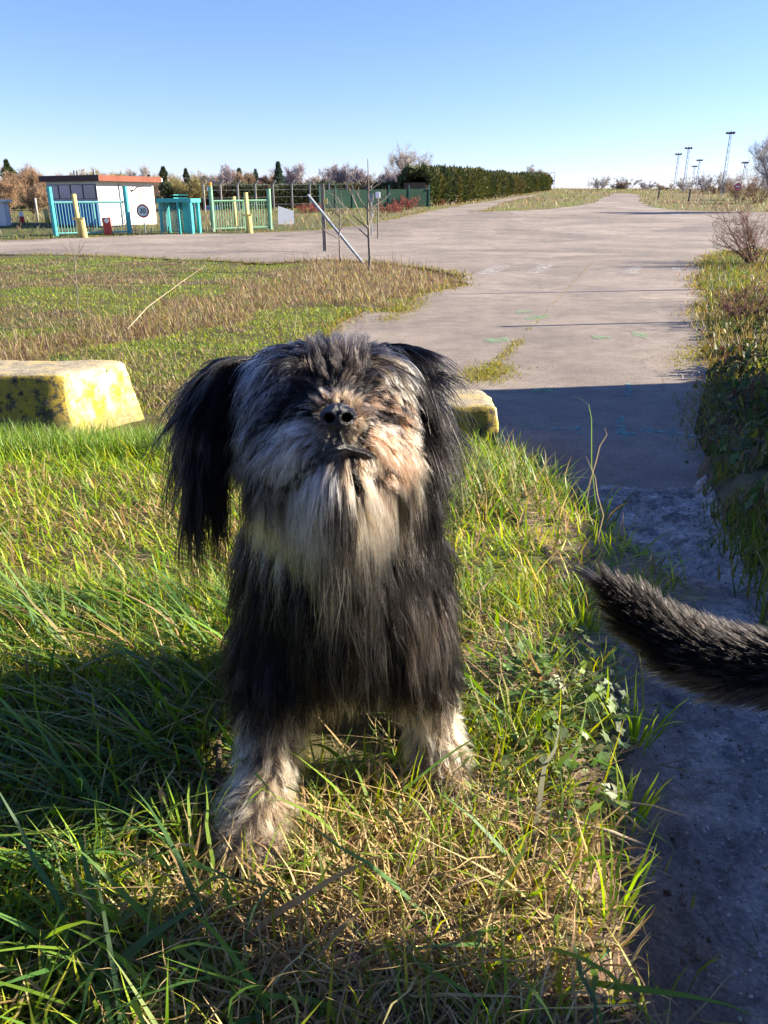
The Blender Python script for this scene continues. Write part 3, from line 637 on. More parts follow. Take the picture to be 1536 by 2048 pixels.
M_REDROOF = pmat('red_metal_roof', (.24, .07, .06), .7, .1, .6, .2, bump=.1)
M_SCREEN = pmat('green_windbreak_mesh', (.03, .065, .045), .9, .15, .6, .1, bump=.1)

def xw(px, p): return (px - 768) / FPX * depth_of((p[0], p[1], p[2] + .5))
# --- guardhouse -----------------------------------------------------------------
C0 = Vector((-17.2, 50.0, 0)); ang = math.atan2(4.0, 2.3)
gz0 = float(far(50)) + .1
gh_ = empty('guardhouse', (C0.x, C0.y, gz0), ang, label='low white guardhouse with blue side and flat brown roof behind the teal gate', cat='building')
HH = 2.55
# local x runs along the sunlit face, local y along the shaded side
w_ = MB(); w_.box((2.3, 2.25, HH / 2), (4.6, 4.5, HH)); w_.build('wall', M_WHITE, gh_)
b = MB(); b.box((-.03, 2.25, .72), (.05, 4.44, 1.40))
b.build('side_panel', M_BLUE, gh_)
for k in range(9): MB().box((-.075, .3 + k * .48, .72), (.04, .05, 1.38)).build('batten', M_BLUE, gh_)
for k in range(4):
    f = MB().box((-.02, .6 + 1.1 * k, 1.92), (.06, 1.06, .84)).build('window', M_DARKM, gh_); MB().box((-.055, .6 + 1.1 * k, 1.92), (.02, .98, .76)).build('pane', M_GLASSB, f)
for (x0, x1, z0, z1) in ((.12, 1.55, 1.25, 1.95), (3.1, 4.3, 1.2, 1.95)):
    f = MB().box(((x0 + x1) / 2, -.01, (z0 + z1) / 2), (x1 - x0 + .1, .05, z1 - z0 + .1)).build('window', M_WPLASTIC, gh_)
    MB().box(((x0 + x1) / 2, -.045, (z0 + z1) / 2), (x1 - x0, .02, z1 - z0)).build('pane', M_GLASS, f)
for k in range(9): MB().box((3.2, -.012 - .004 * (k % 2), .12 + k * .26), (2.7, .03, .245)).build('wall_course', M_WHITE, gh_) if k < 4 else None
MB().box((1.75, -.03, 1.2), (.12, .08, 2.3)).build('drainpipe', M_GALV, gh_)
rf = MB().box((2.3, 2.1, HH + .12), (5.1, 5.3, .32)).build('roof', M_ROOFE, gh_)
MB().box((-.262, 2.1, HH + .12), (.02, 5.34, .34)).build('shaded_fascia', pmat('fascia_shade_brown', (.07, .035, .03), .7, .1, 2), rf)  # added strip: shade on this roof edge painted as darker brown
for (x, y) in ((1.2, 3.2), (1.6, 3.4), (1.0, 1.2)): MB().tube([(x, y, HH + .2), (x, y, HH + .62)], .07).build('vent_pipe', M_GALV, rf)
cm = MB().box((4.75, -.35, HH + .1), (.5, .22, .2)).build('security_camera', M_WPLASTIC, gh_)
lampa = MB().tube([(2.7, -.02, 1.95), (2.9, -.35, 2.2), (3.3, -.5, 2.28)], .035).build('lamp_arm', M_DARKM, gh_)

# --- gates -----------------------------------------------------------------------
def gate(pxa, pya, pxb, pyb, top, mat, matp, label, nb, posts, post_r=.11, posth=None):
    a = G(pxa, pya); c_ = G(pxb, pyb); d = c_ - a; Ln = math.hypot(d.x, d.y); an = math.atan2(d.y, d.x)
    e = empty('gate', a, an, label=label, cat='gate'); H = top_z(a, top); dz = c_.z - a.z
    MB().tube([(.15, 0, .12), (Ln - .15, 0, .12 + dz)], .045, 6).build('bottom_rail', mat, e)
    MB().tube([(.15, 0, H), (Ln - .15, 0, H + dz)], .055, 6).build('top_rail', mat, e)
    for k in range(nb):
        x = .2 + (Ln - .4) * k / (nb - 1); MB().box((x, 0, .1 + H / 2 + dz * x / Ln), (.028, .028, H - .1)).build('bar', mat, e)
    for (x, z1) in posts:
        MB().tube([(x * Ln, 0, -.1), (x * Ln, 0, z1)], post_r, 10).build('post', matp, e)
    return e, a, Ln, H
g1, a1, L1, H1 = gate(112, 472, 260, 468, 405, M_TEALL, M_TEAL, 'teal barred sliding gate in front of the guardhouse', 24, [(0, 2.35), (1.0, 2.4)], .13)
MB().box((L1 * .55, 0, H1 * .75), (.06, .05, H1 * .5)).build('stile', M_TEALL, g1)
g2, a2, L2, H2 = gate(427, 462, 541, 458, 402, M_GREENP, M_GREENP, 'green barred gate with an orange lamp on its post', 22, [(0, 2.35), (1.0, 2.25)], .12)
MB().tube([(0, 0, 2.35), (0, 0, 2.55)], .11).build('beacon_lamp', M_ORANGE, g2)
MB().box((L2 * .55, 0, H2 * .5), (.07, .05, H2)).build('stile', M_GREENP, g2)
def leanpost(px0, py0, px1, py1, r, mat, name, label, cat, n=8, **kw):
    a = G(px0, py0); H = top_z(a, py1); d = depth_of((a.x, a.y, a.z + H)); x1 = (px1 - 768) / FPX * d
    o = MB().tube([(0, 0, -.1), (x1 - a.x, 0, H)], r, n).build(name, mat, smooth=True); o.location = a; return tag(o, label, cat), a, H, x1 - a.x
def barrier(px0, py0, px1, py1, px2, py2, label):
    a = G(px0, py0); H = top_z(a, py1); d = depth_of((a.x, a.y, a.z + H)); x1 = (px1 - 768) / FPX * d - a.x
    e = empty('barrier_post', a, 0, label=label, cat='barrier post')
    MB().tube([(0, 0, -.1), (x1, 0, H)], .12, 8).build('arm', M_YEL, e, smooth=True)
    s = (px2 - px0) / FPX * depth_of(a); h2 = H * .42
    MB().tube([(s, -.1, -.1), (s - .05, -.1, h2)], .14, 8).build('pedestal', M_YEL, e)
    MB().box((s * .4 - .08, -.1, h2 + .05), (.55, .12, .1)).build('bracket', M_YEL, e)
barrier(162, 476, 147, 388, 172, 470, 'tall pale yellow barrier post with bracket, in front of the teal gate')
barrier(497, 466, 491, 385, 502, 460, 'tall pale yellow barrier post in front of the green gate')
leanpost(471, 452, 467, 393, .12, M_YEL, 'post', 'shorter pale yellow post behind the green gate', 'post')
# turnstile cage
a = G(330, 468); b_ = G(381, 468); Ln = (b_ - a).length; an = math.atan2(b_.y - a.y, b_.x - a.x); T = empty('turnstile', a, an, label='full-height teal turnstile cage between guardhouse and green gate', cat='turnstile'); HT = top_z(a, 397)
MB().box((Ln * .5, .5, HT - .1), (Ln + .5, 1.3, .2), bev=.02).build('roof', M_TEAL, T)
for (x, y) in ((-.15, 0), (Ln * .62, -.05), (Ln + .1, 0), (-.15, 1.0), (Ln + .1, 1.0)): MB().tube([(x, y, -.05), (x, y, HT - .2)], .12 if x > Ln else .07, 10).build('column', M_TEAL, T)
for k in range(8): MB().tube([(-.15, .06 + k * .12, .1), (-.15, .06 + k * .12, HT - .25)], .02, 5).build('bar', M_TEAL, T)
for k in range(9): MB().tube([(.35 + .08 * k, .15, .1), (.35 + .08 * k, .15, HT - .25)], .02, 5).build('bar', M_TEAL, T)
ro = MB().tube([(Ln * .5, .5, .05), (Ln * .5, .5, HT - .2)], .06, 8).build('rotor', M_TEAL, T)
for k in range(12):
    for q in range(3):
        aa = q * 2 * pi / 3 + .4; MB().tube([(Ln * .5, .5, .3 + k * .15), (Ln * .5 + cos(aa) * .5, .5 + sin(aa) * .5, .3 + k * .15)], .02, 5).build('rotor_arm', M_TEAL, ro)
MB().box((Ln * .82, .6, HT * .48), (.35, .8, HT * .9)).build('side_screen', M_TEAL, T)
# speed sign
a = G(291, 466); H = top_z(a, 422); s = empty('speed_limit_sign', a, 0, label='round white 30 speed limit sign with red rim by the guardhouse', cat='road sign')
MB().tube([(0, 0, -.1), (0, 0, H)], .03, 8).build('pole', M_GALV, s)
def disc(r, y, th, mat, name, par, z, n=32):
    b = MB(); b.tube([(0, y, z), (0, y + th, z)], r, n); return b.build(name, mat, par)
disc(.35, -.06, .03, M_RED, 'rim', s, H); disc(.27, -.075, .012, M_WPLASTIC, 'face', s, H)
def text(body, size, loc, mat, par, rz=0, name='numerals'):
    cu = bpy.data.curves.new(name, 'FONT'); cu.body = body; cu.size = size; cu.extrude = .004; cu.align_x = 'CENTER'; cu.align_y = 'CENTER'; cu.offset = size * .02
    cu.materials.append(mat); o = bpy.data.objects.new(name, cu); COL.objects.link(o); dg = bpy.context.evaluated_depsgraph_get(); dg.update(); me = bpy.data.meshes.new_from_object(o.evaluated_get(dg)); bpy.data.objects.remove(o); return link(name, me, par, loc)
tx = text('30', .34, (0, -.082, H), M_DARKM, s); tx.rotation_euler = (pi / 2, 0, 0)
# red board leaning, boxes, lamps
a = G(217, 470); H = top_z(a, 435); o = MB().box((0, 0, H / 2), (.42, .06, H), ry=-.06).build('warning_board', M_RED, label='small upright red board with white disc before the guardhouse', cat='board'); o.location = a
disc(.12, -.05, .01, M_WPLASTIC, 'disc', o, H * .82)
a = G(573, 449); H = top_z(a, 412); e = empty('leaning_board', a, .25, label='white four-sided board standing by the road right of the green gate', cat='board')
b = MB(); q = b.prism([(-.55, 0), (.5, 0), (.5, H * .74), (-.5, H)], -.04, .04); bmesh.ops.rotate(b.bm, verts=b.bm.verts, cent=(0, 0, 0), matrix=Matrix.Rotation(pi / 2, 3, 'X')); b.build('panel', M_WPLASTIC, e)
MB().tube([(.3, .1, 0), (.3, .12, H * .7)], .04, 6).build('prop', M_GALV, e)
def boxon(px, pyb, pyt, w, h, mat, label, cat, name, polemat=M_GALV, pr=.04):
    a = G(px, pyb); H = top_z(a, pyt); e = empty(name, a, 0, label=label, cat=cat)
    MB().tube([(0, 0, -.1), (0, 0, H - h / 2)], pr, 8).build('pole', polemat, e); MB().box((0, -.05, H - h / 2), (w, .25, h), bev=.03).build('head', mat, e); return e
boxon(392, 444, 404, .36, .34, M_WPLASTIC, 'white square lamp head on a pole between turnstile and green gate', 'lamp', 'lamp_post')
boxon(423, 440, 374, .26, .26, M_WPLASTIC, 'small white floodlight on a thin pole behind the green gate', 'lamp', 'lamp_post')
bb = boxon(427, 445, 413, .75, .2, M_BLUE, 'small blue sign on a post behind the green gate', 'sign', 'blue_sign'); MB().box((0, -.2, top_z(G(427, 445), 413) - .1), (.22, .03, .16)).build('white_patch', M_WPLASTIC, bb)
a = G(10, 452); k = empty('kiosk', (a.x - .3, a.y + .6, a.z), .2, label='white kiosk with flat slab roof at the far left', cat='kiosk'); H = top_z(a, 403)
MB().box((-.2, 0, H / 2), (1.0, 1.2, H)).build('wall', M_WHITE, k); MB().box((-.2, 0, H + .05), (1.5, 1.5, .14)).build('roof', M_WHITE, k)
o, *_ = leanpost(76, 443, 70, 396, .08, M_CONC, 'post', 'slim pale concrete post between kiosk and teal gate', 'post')
o, *_ = leanpost(96, 446, 90, 417, .17, M_YEL, 'post', 'stout yellow post with white cap beside the teal gate', 'post'); 
a = G(45, 446); e = empty('hydrant', a, 0, label='red canister with white cap beside the slim concrete post', cat='hydrant'); H = top_z(a, 424)
MB().tube([(0, 0, 0), (0, 0, H * .6)], .16, 12).build('body', M_RED, e); MB().tube([(0, 0, H * .6), (0, 0, H)], .13, 12).build('cap', M_WPLASTIC, e)

# --- near posts and the fallen beam ----------------------------------------------------
a = G(649, 503); H = top_z(a, 370); e = empty('signpost', a, 0, label='grey square wooden post behind the leaning beam', cat='post')
MB().box((-.0, 0, H / 2), (.13, .13, H + .1), ry=-.015, bev=.01).build('shaft', M_WOOD, e); MB().box((.09, -.06, H * .76), (.16, .06, .2)).build('bracket', M_YEL, e)
a = G(727, 527); b_ = P(616, 390, depth_of(a) + .2); d = b_ - a
o = MB().box((0, 0, d.length / 2), (.10, .06, d.length), bev=.008).build('leaning_beam', M_GALV, label='galvanised steel beam leaning against the grey wooden post', cat='beam'); o.location = a; o.rotation_euler = d.to_track_quat('Z', 'Y').to_euler()
e = boxon(743, 470, 388, .22, .34, M_GALV, 'grey box on a short post behind the taller sapling', 'meter box', 'meter_box')
boxon(756, 478, 384, .22, .28, M_WPLASTIC, 'small white box on a leaning stake right of the taller sapling', 'box', 'white_box', M_WOOD)

# --- concrete blocks ------------------------------------------------------------------
def blockmat(name, top):
    m, nt, o = newmat(name); L = nt.links.new
    tc = N(nt, 'ShaderNodeTexCoord'); b = N(nt, 'ShaderNodeBsdfPrincipled'); b.inputs['Roughness'].default_value = .85; b.inputs['Specular IOR Level'].default_value = .25
    def noi(s, d=8, r=.6):
        n = N(nt, 'ShaderNodeTexNoise'); n.inputs['Scale'].default_value = s; n.inputs['Detail'].default_value = d; n.inputs['Roughness'].default_value = r; L(tc.outputs['Object'], n.inputs[0]); return n.outputs[0]
    def ramp_(v, p0, p1, c0, c1):
        r = N(nt, 'ShaderNodeValToRGB'); r.color_ramp.elements[0].position = p0; r.color_ramp.elements[1].position = p1; r.color_ramp.elements[0].color = (*c0, 1); r.color_ramp.elements[1].color = (*c1, 1); L(v, r.inputs[0]); return r.outputs[0]
    def mix(f, c0, c1):
        x = N(nt, 'ShaderNodeMix', data_type='RGBA'); L(f, x.inputs[0]); L(c0, x.inputs[6]); L(c1, x.inputs[7]); return x.outputs[2]
    paint = ramp_(noi(7), .4, .62, (.80, .62, .04), (.80, .72, .42))
    rust = ramp_(noi(22), .3, .7, (.45, .20, .02), (.30, .24, .10)); bare = ramp_(noi(16, 10, .8), .35, .65, (.20, .17, .12), (.55, .46, .30))
    c = mix(ramp_(noi(9, 10, .75), .60, .64, (0, 0, 0), (1, 1, 1)), paint, rust)
    c = mix(ramp_(noi(26, 10, .7), .60, .64, (0, 0, 0), (1, 1, 1)), c, ramp_(noi(3), .4, .6, (.03, .025, .015), (.10, .09, .06)))
    g = N(nt, 'ShaderNodeNewGeometry'); sx = N(nt, 'ShaderNodeSeparateXYZ'); L(tc.outputs['Normal'], sx.inputs[0])
    tp = N(nt, 'ShaderNodeMapRange'); tp.inputs[1].default_value = .55; tp.inputs[2].default_value = .8; L(sx.outputs[2], tp.inputs[0])
    bar2 = mix(ramp_(noi(4), .5, .6, (0, 0, 0), (1, 1, 1)), bare, ramp_(noi(30), .3, .7, (.62, .45, .12), (.40, .34, .22)))
    c = mix(tp.outputs[0], c, bar2)
    # lichen-spotted weathered side (faces away from the road end)
    sd_ = N(nt, 'ShaderNodeMapRange'); sd_.inputs[1].default_value = .6; sd_.inputs[2].default_value = .8; ng = N(nt, 'ShaderNodeMath', operation='MULTIPLY'); ng.inputs[1].default_value = -1; L(sx.outputs[1], ng.inputs[0]); L(ng.outputs[0], sd_.inputs[0])
    lich = mix(ramp_(noi(11, 10, .7), .50, .56, (0, 0, 0), (1, 1, 1)), ramp_(noi(18), .3, .7, (.42, .30, .03), (.24, .18, .05)), ramp_(noi(30), .3, .7, (.02, .018, .012), (.12, .11, .08)))
    c = mix(sd_.outputs[0], c, lich)
    sz = N(nt, 'ShaderNodeSeparateXYZ'); L(tc.outputs['Object'], sz.inputs[0]); az_ = N(nt, 'ShaderNodeMath', operation='MULTIPLY_ADD'); L(noi(8), az_.inputs[0]); az_.inputs[1].default_value = -.35; L(sz.outputs[2], az_.inputs[2])
    gm = N(nt, 'ShaderNodeMapRange'); gm.inputs[1].default_value = -.02; gm.inputs[2].default_value = .10; gm.inputs[3].default_value = .85; gm.inputs[4].default_value = 0; L(az_.outputs[0], gm.inputs[0])
    c = mix(gm.outputs[0], c, ramp_(noi(35), .3, .7, (.13, .10, .05), (.34, .27, .12)))
    L(c, b.inputs['Base Color'])
    bp = N(nt, 'ShaderNodeBump'); bp.inputs['Strength'].default_value = 1.0; bp.inputs['Distance'].default_value = .015; L(noi(40, 10, .75), bp.inputs['Height']); L(bp.outputs[0], b.inputs['Normal']); L(b.outputs[0], o.inputs[0]); return m
M_BLOCK = blockmat('yellow_painted_concrete', True)
def block(loc, rz, Lx, Wy, H, taper, label, seed, shear=0):
    """local origin at the near end corner; x runs along the block (negative), y across"""
    bm = bmesh.new(); bmesh.ops.create_grid(bm, x_segments=1, y_segments=1, size=.5); bm.clear()
    bmesh.ops.create_cube(bm, size=1); bmesh.ops.subdivide_edges(bm, edges=bm.edges, cuts=19, use_grid_fill=True)
    for v in bm.verts:
        x, y, z = v.co; r = .5; e = 26
        L_ = (abs(2 * x) ** e + abs(2 * y) ** e + abs(2 * z) ** e) ** (1 / e); x /= L_; y /= L_; z /= L_
        k = 1 + taper * (.5 - z) * 1.0
        X_, Y_, Z_ = x * (Lx + taper * (.5 - z) * .7), y * Wy * k, (z + .5) * H
        n_ = float(fbm(X_ * 4 + seed + Z_ * 2, Y_ * 4 + Z_ * 5, seed)) - .5; m_ = float(fbm(X_ * 16 + Z_ * 9, Y_ * 16 + seed - Z_ * 11, seed + 3)) - .5
        ed = sum(1 for q in (abs(2 * x), abs(2 * y), abs(2 * z)) if q > .93)
        dd = n_ * .03 + m_ * .018 * (1 + 1.6 * (ed > 1)) - (.05 * max(0, m_ + .12) if ed > 1 else 0)
        nrm = Vector((x, y, z)).normalized(); v.co = Vector((X_ - Lx / 2 + shear * (Y_ + Wy / 2), Y_ + Wy / 2, Z_)) + nrm * dd
    me = bpy.data.meshes.new('concrete_block'); bm.to_mesh(me); bm.free(); me.materials.append(M_BLOCK)
    for p in me.polygons: p.use_smooth = True
    o = link('concrete_block', me, label=label, cat='concrete block'); o.location = loc; o.rotation_euler = (0, 0, rz); return o
block((-2.55, 5.98, -.06), R(2), 1.9, .60, .60, .22, 'long yellow-painted concrete block with bright sunlit end, left of the grey dog', 5, .62)
block((.80, 5.30, -.10), R(4), 1.5, .50, .57, .16, 'mossy yellow concrete block half hidden behind the ear of the grey dog', 9)

# --- out of the frame on the right: the long low wall and the poles whose shadows cross the road ---
wl = empty('boundary_wall', (3.5, 1.35, 0), 0, label='low rendered concrete wall along the right of the path', cat='wall')
pl = [(3.3, .0), (4.07, 1.82), (5.53, 3.63), (6.95, 8.53)]
for i, ((x0, y0), (x1, y1)) in enumerate(zip(pl, pl[1:])):
    Ln = math.hypot(x1 - x0, y1 - y0); o = MB().box(((x0 + x1) / 2 - 3.5, (y0 + y1) / 2 - 1.35, 1.2), (Ln + .1, .2, 2.4), rz=math.atan2(y1 - y0, x1 - x0)).build('wall_section', M_CONC, wl)
    MB().box(((x0 + x1) / 2 - 3.5, (y0 + y1) / 2 - 1.35, 2.42), (Ln + .12, .26, .06), rz=math.atan2(y1 - y0, x1 - x0)).build('coping', M_CONC, o)
def shadowpole(tipx, tipy, t, r0, r1, label):
    x, y = tipx + .988 * t, tipy + .156 * t; H = t * tan(SUN_EL); z = float(hz(x, y))
    e = empty('pole', (x, y, z), 0, label=label, cat='pole'); MB().tube([(0, 0, -.1), (.05, 0, H - z)], [r0, r1], 10).build('shaft', M_WOOD, e, smooth=True); MB().tube([(.05, 0, H - z), (.05, 0, H - z + .03)], r1 * 1.3, 10).build('cap', M_GALV, e)
shadowpole(1.77, 11.9, 7.2, .05, .045, 'shorter wooden pole on the right verge of the road')
shadowpole(1.1, 16.2, 13, .13, .03, 'tall tapering wooden pole on the right verge of the road')

# ------------------------------------------------------------------ plants with stems
def stick(V, F, a, b_, r0, r1, n=3):
    d = unit(b_ - a); s = unit(np.cross(d, V3_(.31, .2, .9))); t = np.cross(d, s); o = len(V)
    for p, r in ((a, r0), (b_, r1)):
        for k in range(n): V.append(p + (s * cos(2 * pi * k / n) + t * sin(2 * pi * k / n)) * r)
    for k in range(n): F.append((o + k, o + (k + 1) % n, o + n + (k + 1) % n, o + n + k))
V3_ = lambda *a: np.array(a, float)
def unit(v): return v / (np.linalg.norm(v, axis=-1, keepdims=True) + 1e-9)
def branch(V, F, TV, TF, p, d, L_, r, lev, rs, spread, up, tw, nseg=4, kids=4, tropism=.0):
    q = p.copy(); pr = r
    for i in range(nseg):
        d = unit(d + rs.normal(0, .13, 3) + V3_(0, 0, up)); e = q + d * L_ / nseg; nr = r * (1 - .75 * (i + 1) / nseg)
        stick(V if lev < tw else TV, F if lev < tw else TF, q, e, max(pr, .003), max(nr, .002), 5 if lev == 0 else 3); q = e; pr = nr
        if lev < 3:
            for _ in range(kids if i else max(0, kids - 2)):
                if rs.random() < .8:
                    a = rs.normal(0, 1, 3); a = unit(a - (a @ d) * d); branch(V, F, TV, TF, q - d * rs.random() * L_ / nseg, unit(d + a * spread), L_ * rs.uniform(.35, .6) * (1 - .4 * i / nseg), nr * .6 + .002, lev + 1, rs, spread, up, tw, 3, max(2, kids - 1))
def tree(kind, loc, H, wid, col, label, seed, trunkmat=M_BARK2, group=None, cat='tree'):
    rs = np.random.default_rng(seed); V, F, TV, TF = [], [], [], []
    e = empty({'bare': 'bare_tree', 'fir': 'fir_tree', 'pine': 'pine_tree', 'bush': 'bush'}[kind], loc, rs.uniform(0, 6), label=label, cat=cat, group=group)
    if kind in ('bare', 'bush'):
        if kind == 'bare':
            stick(V, F, V3_(0, 0, -.2), V3_(0, 0, H * .25), H * .02, H * .016, 6)
            for k in range(7):
                a = rs.uniform(0, 6.28); sp_ = wid / H * .9
                branch(V, F, TV, TF, V3_(0, 0, H * rs.uniform(.12, .3)), unit(V3_(cos(a) * sp_, sin(a) * sp_, 1)), H * rs.uniform(.5, .78), H * .011, 1, rs, .75, .10, 2, 4, 5)
        else:
            for k in range(16):
                a = rs.uniform(0, 6.28); branch(V, F, TV, TF, V3_(cos(a) * wid * .12, sin(a) * wid * .12, -.05), unit(V3_(cos(a) * wid / H * .8, sin(a) * wid / H * .8, 1)), H * rs.uniform(.55, 1), H * .012, 1, rs, .7, .05, 2, 3, 4)
        link('trunk' if kind == 'bare' else 'stems', mesh_np('trunk', np.array(V), np.array(F), trunkmat), e, kind=None if kind == 'bare' else 'stuff')
        TV = np.array(TV); hw = max(.003, .00014 * loc[1])
        # thicken twigs a little so that distant crowns hold together, then add twig haze
        idx = rs.integers(0, len(TV), 7500 if kind == 'bare' else 2600); c0 = TV[idx]; dd = unit(rs.normal(0, 1, c0.shape) + V3_(0, 0, .9)); Ls = rs.uniform(.06, .17, len(idx))[:, None] * H
        s = unit(np.cross(dd, rs.normal(0, 1, c0.shape))) * hw
        tv = np.stack([c0 - s, c0 + s, c0 + dd * Ls], 1).reshape(-1, 3); tf = np.arange(len(tv)).reshape(-1, 3)
        q = np.array(TF); tq = np.concatenate([q[:, [0, 1, 2]], q[:, [0, 2, 3]]])
        allv = np.concatenate([TV, tv]); cc = np.array(col) * rs.normal(1, .25, (len(allv), 1)).clip(.4, 1.7)
        link('crown', mesh_np('crown', allv, np.concatenate([tq, tf + len(TV)]), M_TWIG, cc), e)
    else:
        stick(V, F, V3_(0, 0, -.2), V3_(0, 0, H * .92), H * .018, H * .004, 6)
        n = 5200; 
        if kind == 'fir': t = rs.random(n) ** .8; rad = wid / 2 * (1 - t) ** .85 * (.55 + .45 * (np.sin(t * 42) * .5 + .5)); z = H * (.06 + .94 * t)
        else: t = rs.random(n); rad = wid / 2 * 1.15 * (1 - t) ** .6 * (.7 + .3 * np.sin(t * 19 + seed)); z = H * (.04 + .96 * t)
        a = rs.uniform(0, 6.28, n); lobes = .5 + .75 * vnoise(a * 1.6 + seed, t * 7, seed); rr = rad * lobes * rs.uniform(.35, 1, n) ** .5
        if kind == 'pine': keepm = vnoise(a * 2.5 + 9, t * 8, seed + 2) > .34; a, t, z, rr = a[keepm], t[keepm], z[keepm], rr[keepm]; n = len(a)
        c0 = np.stack([rr * np.cos(a), rr * np.sin(a), z - rr * .15], -1); out = np.stack([np.cos(a), np.sin(a), np.full(n, .15 if kind == 'fir' else .6)], -1)
        dd = unit(out + rs.normal(0, .5, (n, 3))); Ls = rs.uniform(.03, .06, (n, 1)) * H; s = unit(np.cross(dd, rs.normal(0, 1, (n, 3)))) * Ls * .22
        tv = np.stack([c0 - s, c0 + s, c0 + dd * Ls], 1).reshape(-1, 3); cl = np.repeat(rs.normal(1, .3, (n, 1)).clip(.4, 1.8), 3, 0); cc = np.array(col) * cl
        link('trunk', mesh_np('trunk', np.array(V), np.array(F), trunkmat), e); link('crown', mesh_np('crown', tv, np.arange(len(tv)).reshape(-1, 3), M_NEEDLE, cc, smooth=False), e)
    return e
def far_at(px, y): return Vector(((px - 768) / FPX * (y * CP + .3), y, float(far(y))))
BR = (.28, .19, .12); RB_ = (.31, .20, .12); PL = (.42, .37, .32); MV = (.36, .30, .30); OL = (.28, .23, .09); DG = (.06, .085, .03); BG = (.07, .11, .075)
TREES = [ # kind, px, top row, width px, distance, colour, label
 ('pine', 28, 320, 62, 74, DG, 'dark pine, leftmost of the trees above the kiosk'), ('bare', 20, 352, 70, 66, RB_, 'low reddish bare tree behind the white kiosk'),
 ('bare', 60, 334, 70, 78, BR, 'brown bare tree just right of the leftmost dark pine'), ('bare', 98, 337, 78, 70, RB_, 'broad red-brown bare tree left of the guardhouse roof'),
 ('bare', 66, 368, 80, 60, BR, 'low brown thicket tree behind the slim concrete post'), ('bare', 135, 352, 55, 74, BR, 'small brown bare tree above the dark roof edge'),
 ('bare', 178, 338, 60, 92, PL, 'pale thin bare tree behind the roof vents'), ('bare', 217, 340, 50, 84, OL, 'olive-brown tree above the middle of the guardhouse roof'),
 ('bare', 250, 352, 40, 92, OL, 'small olive tree between roof middle and the little fir'), ('bare', 280, 342, 44, 96, PL, 'pale bare tree left of the little fir'),
 ('fir', 304, 350, 22, 84, DG, 'little dark fir above the right half of the guardhouse roof'), ('pine', 334, 334, 44, 76, (.05, .065, .03), 'dense dark pine rising beyond the roof camera'),
 ('pine', 378, 338, 30, 80, (.06, .08, .035), 'greenish pine above the turnstile'), ('bare', 385, 352, 60, 72, OL, 'olive-brown bare tree in front of the greenish pine'),
 ('bare', 418, 350, 36, 96, PL, 'thin pale tree left of the mauve round one'), ('bare', 452, 342, 40, 94, MV, 'mauve bare tree with rounded crown above the green gate'),
 ('pine', 483, 337, 34, 92, BG, 'bluish pine left of the brown tree and red roof'), ('bare', 492, 345, 40, 80, BR, 'brown bare tree at the left end of the red roof'),
 ('pine', 515, 339, 28, 92, BG, 'narrow bluish pine above the left end of the red roof'), ('fir', 560, 324, 52, 86, BG, 'tall layered fir above the red roof'),
 ('bare', 545, 342, 40, 92, BR, 'brown bare tree leaning into the tall layered fir'), ('bare', 592, 335, 42, 100, MV, 'mauve bare tree right of the tall layered fir'),
 ('bare', 625, 352, 50, 104, PL, 'low pale bare tree beyond the leaning beam'), ('bare', 660, 342, 40, 100, MV, 'mauve bare tree behind the grey wooden post'),
 ('bare', 690, 336, 46, 98, MV, 'mauve bare tree between the two saplings'), ('bare', 724, 340, 44, 96, MV, 'mauve bare tree behind the taller sapling'),
 ('bare', 764, 345, 44, 96, PL, 'pale bare tree right of the taller sapling'), ('bare', 822, 299, 74, 100, PL, 'tallest pale bare tree, above the start of the conifer hedge'),
 ('bare', 793, 340, 44, 92, MV, 'low mauve tree left of the tallest pale tree'), ('pine', 888, 340, 22, 112, DG, 'small pine tip over the conifer hedge, the left one'),
 ('pine', 930, 340, 22, 116, DG, 'small pine tip over the conifer hedge, the right one'), ('bare', 1062, 336, 30, 150, PL, 'thin bare tree above the far end of the hedge'),
 ('bush', 1195, 352, 28, 160, PL, 'thin pale bush on the skyline left of the road crest'), ('bush', 1250, 350, 40, 165, BR, 'brown bush on the skyline at the road crest'),
 ('bush', 1232, 362, 30, 165, BR, 'low brown bush left of the brown skyline bush'), ('bush', 1290, 358, 34, 165, MV, 'mauve bush on the skyline right of the road crest'),
 ('bush', 1330, 362, 50, 160, BR, 'low brown scrub below the three clustered masts'), ('bush', 1368, 350, 36, 150, PL, 'pale scrub bush behind the second mast'),
 ('bush', 1405, 346, 34, 140, MV, 'thin mauve bush left of the tallest mast'), ('bush', 1445, 343, 36, 135, PL, 'pale bush right of the tallest mast'),
 ('bush', 1432, 360, 50, 130, BR, 'low brown bush at the foot of the tallest mast'), ('bush', 1475, 350, 56, 100, RB_, 'reddish bush behind the round red sign'),
 ('bush', 1512, 338, 60, 90, RB_, 'reddish thicket at the right edge of the far verge'), ('bare', 1538, 280, 80, 70, PL, 'tall pale bare tree at the right edge of the picture'),
]
for i, (kd_, px, ty, wpx, y, col, lab) in enumerate(TREES):
    p = far_at(px, y); H = top_z(p, ty); dd = depth_of(p)
    grp = 'trees along the far side of the junction' if kd_ != 'bush' else 'bushes on the skyline'
    tree(kd_, p, H, wpx / FPX * dd, col, lab, 100 + i, group=grp, cat='bush' if kd_ == 'bush' else 'tree')
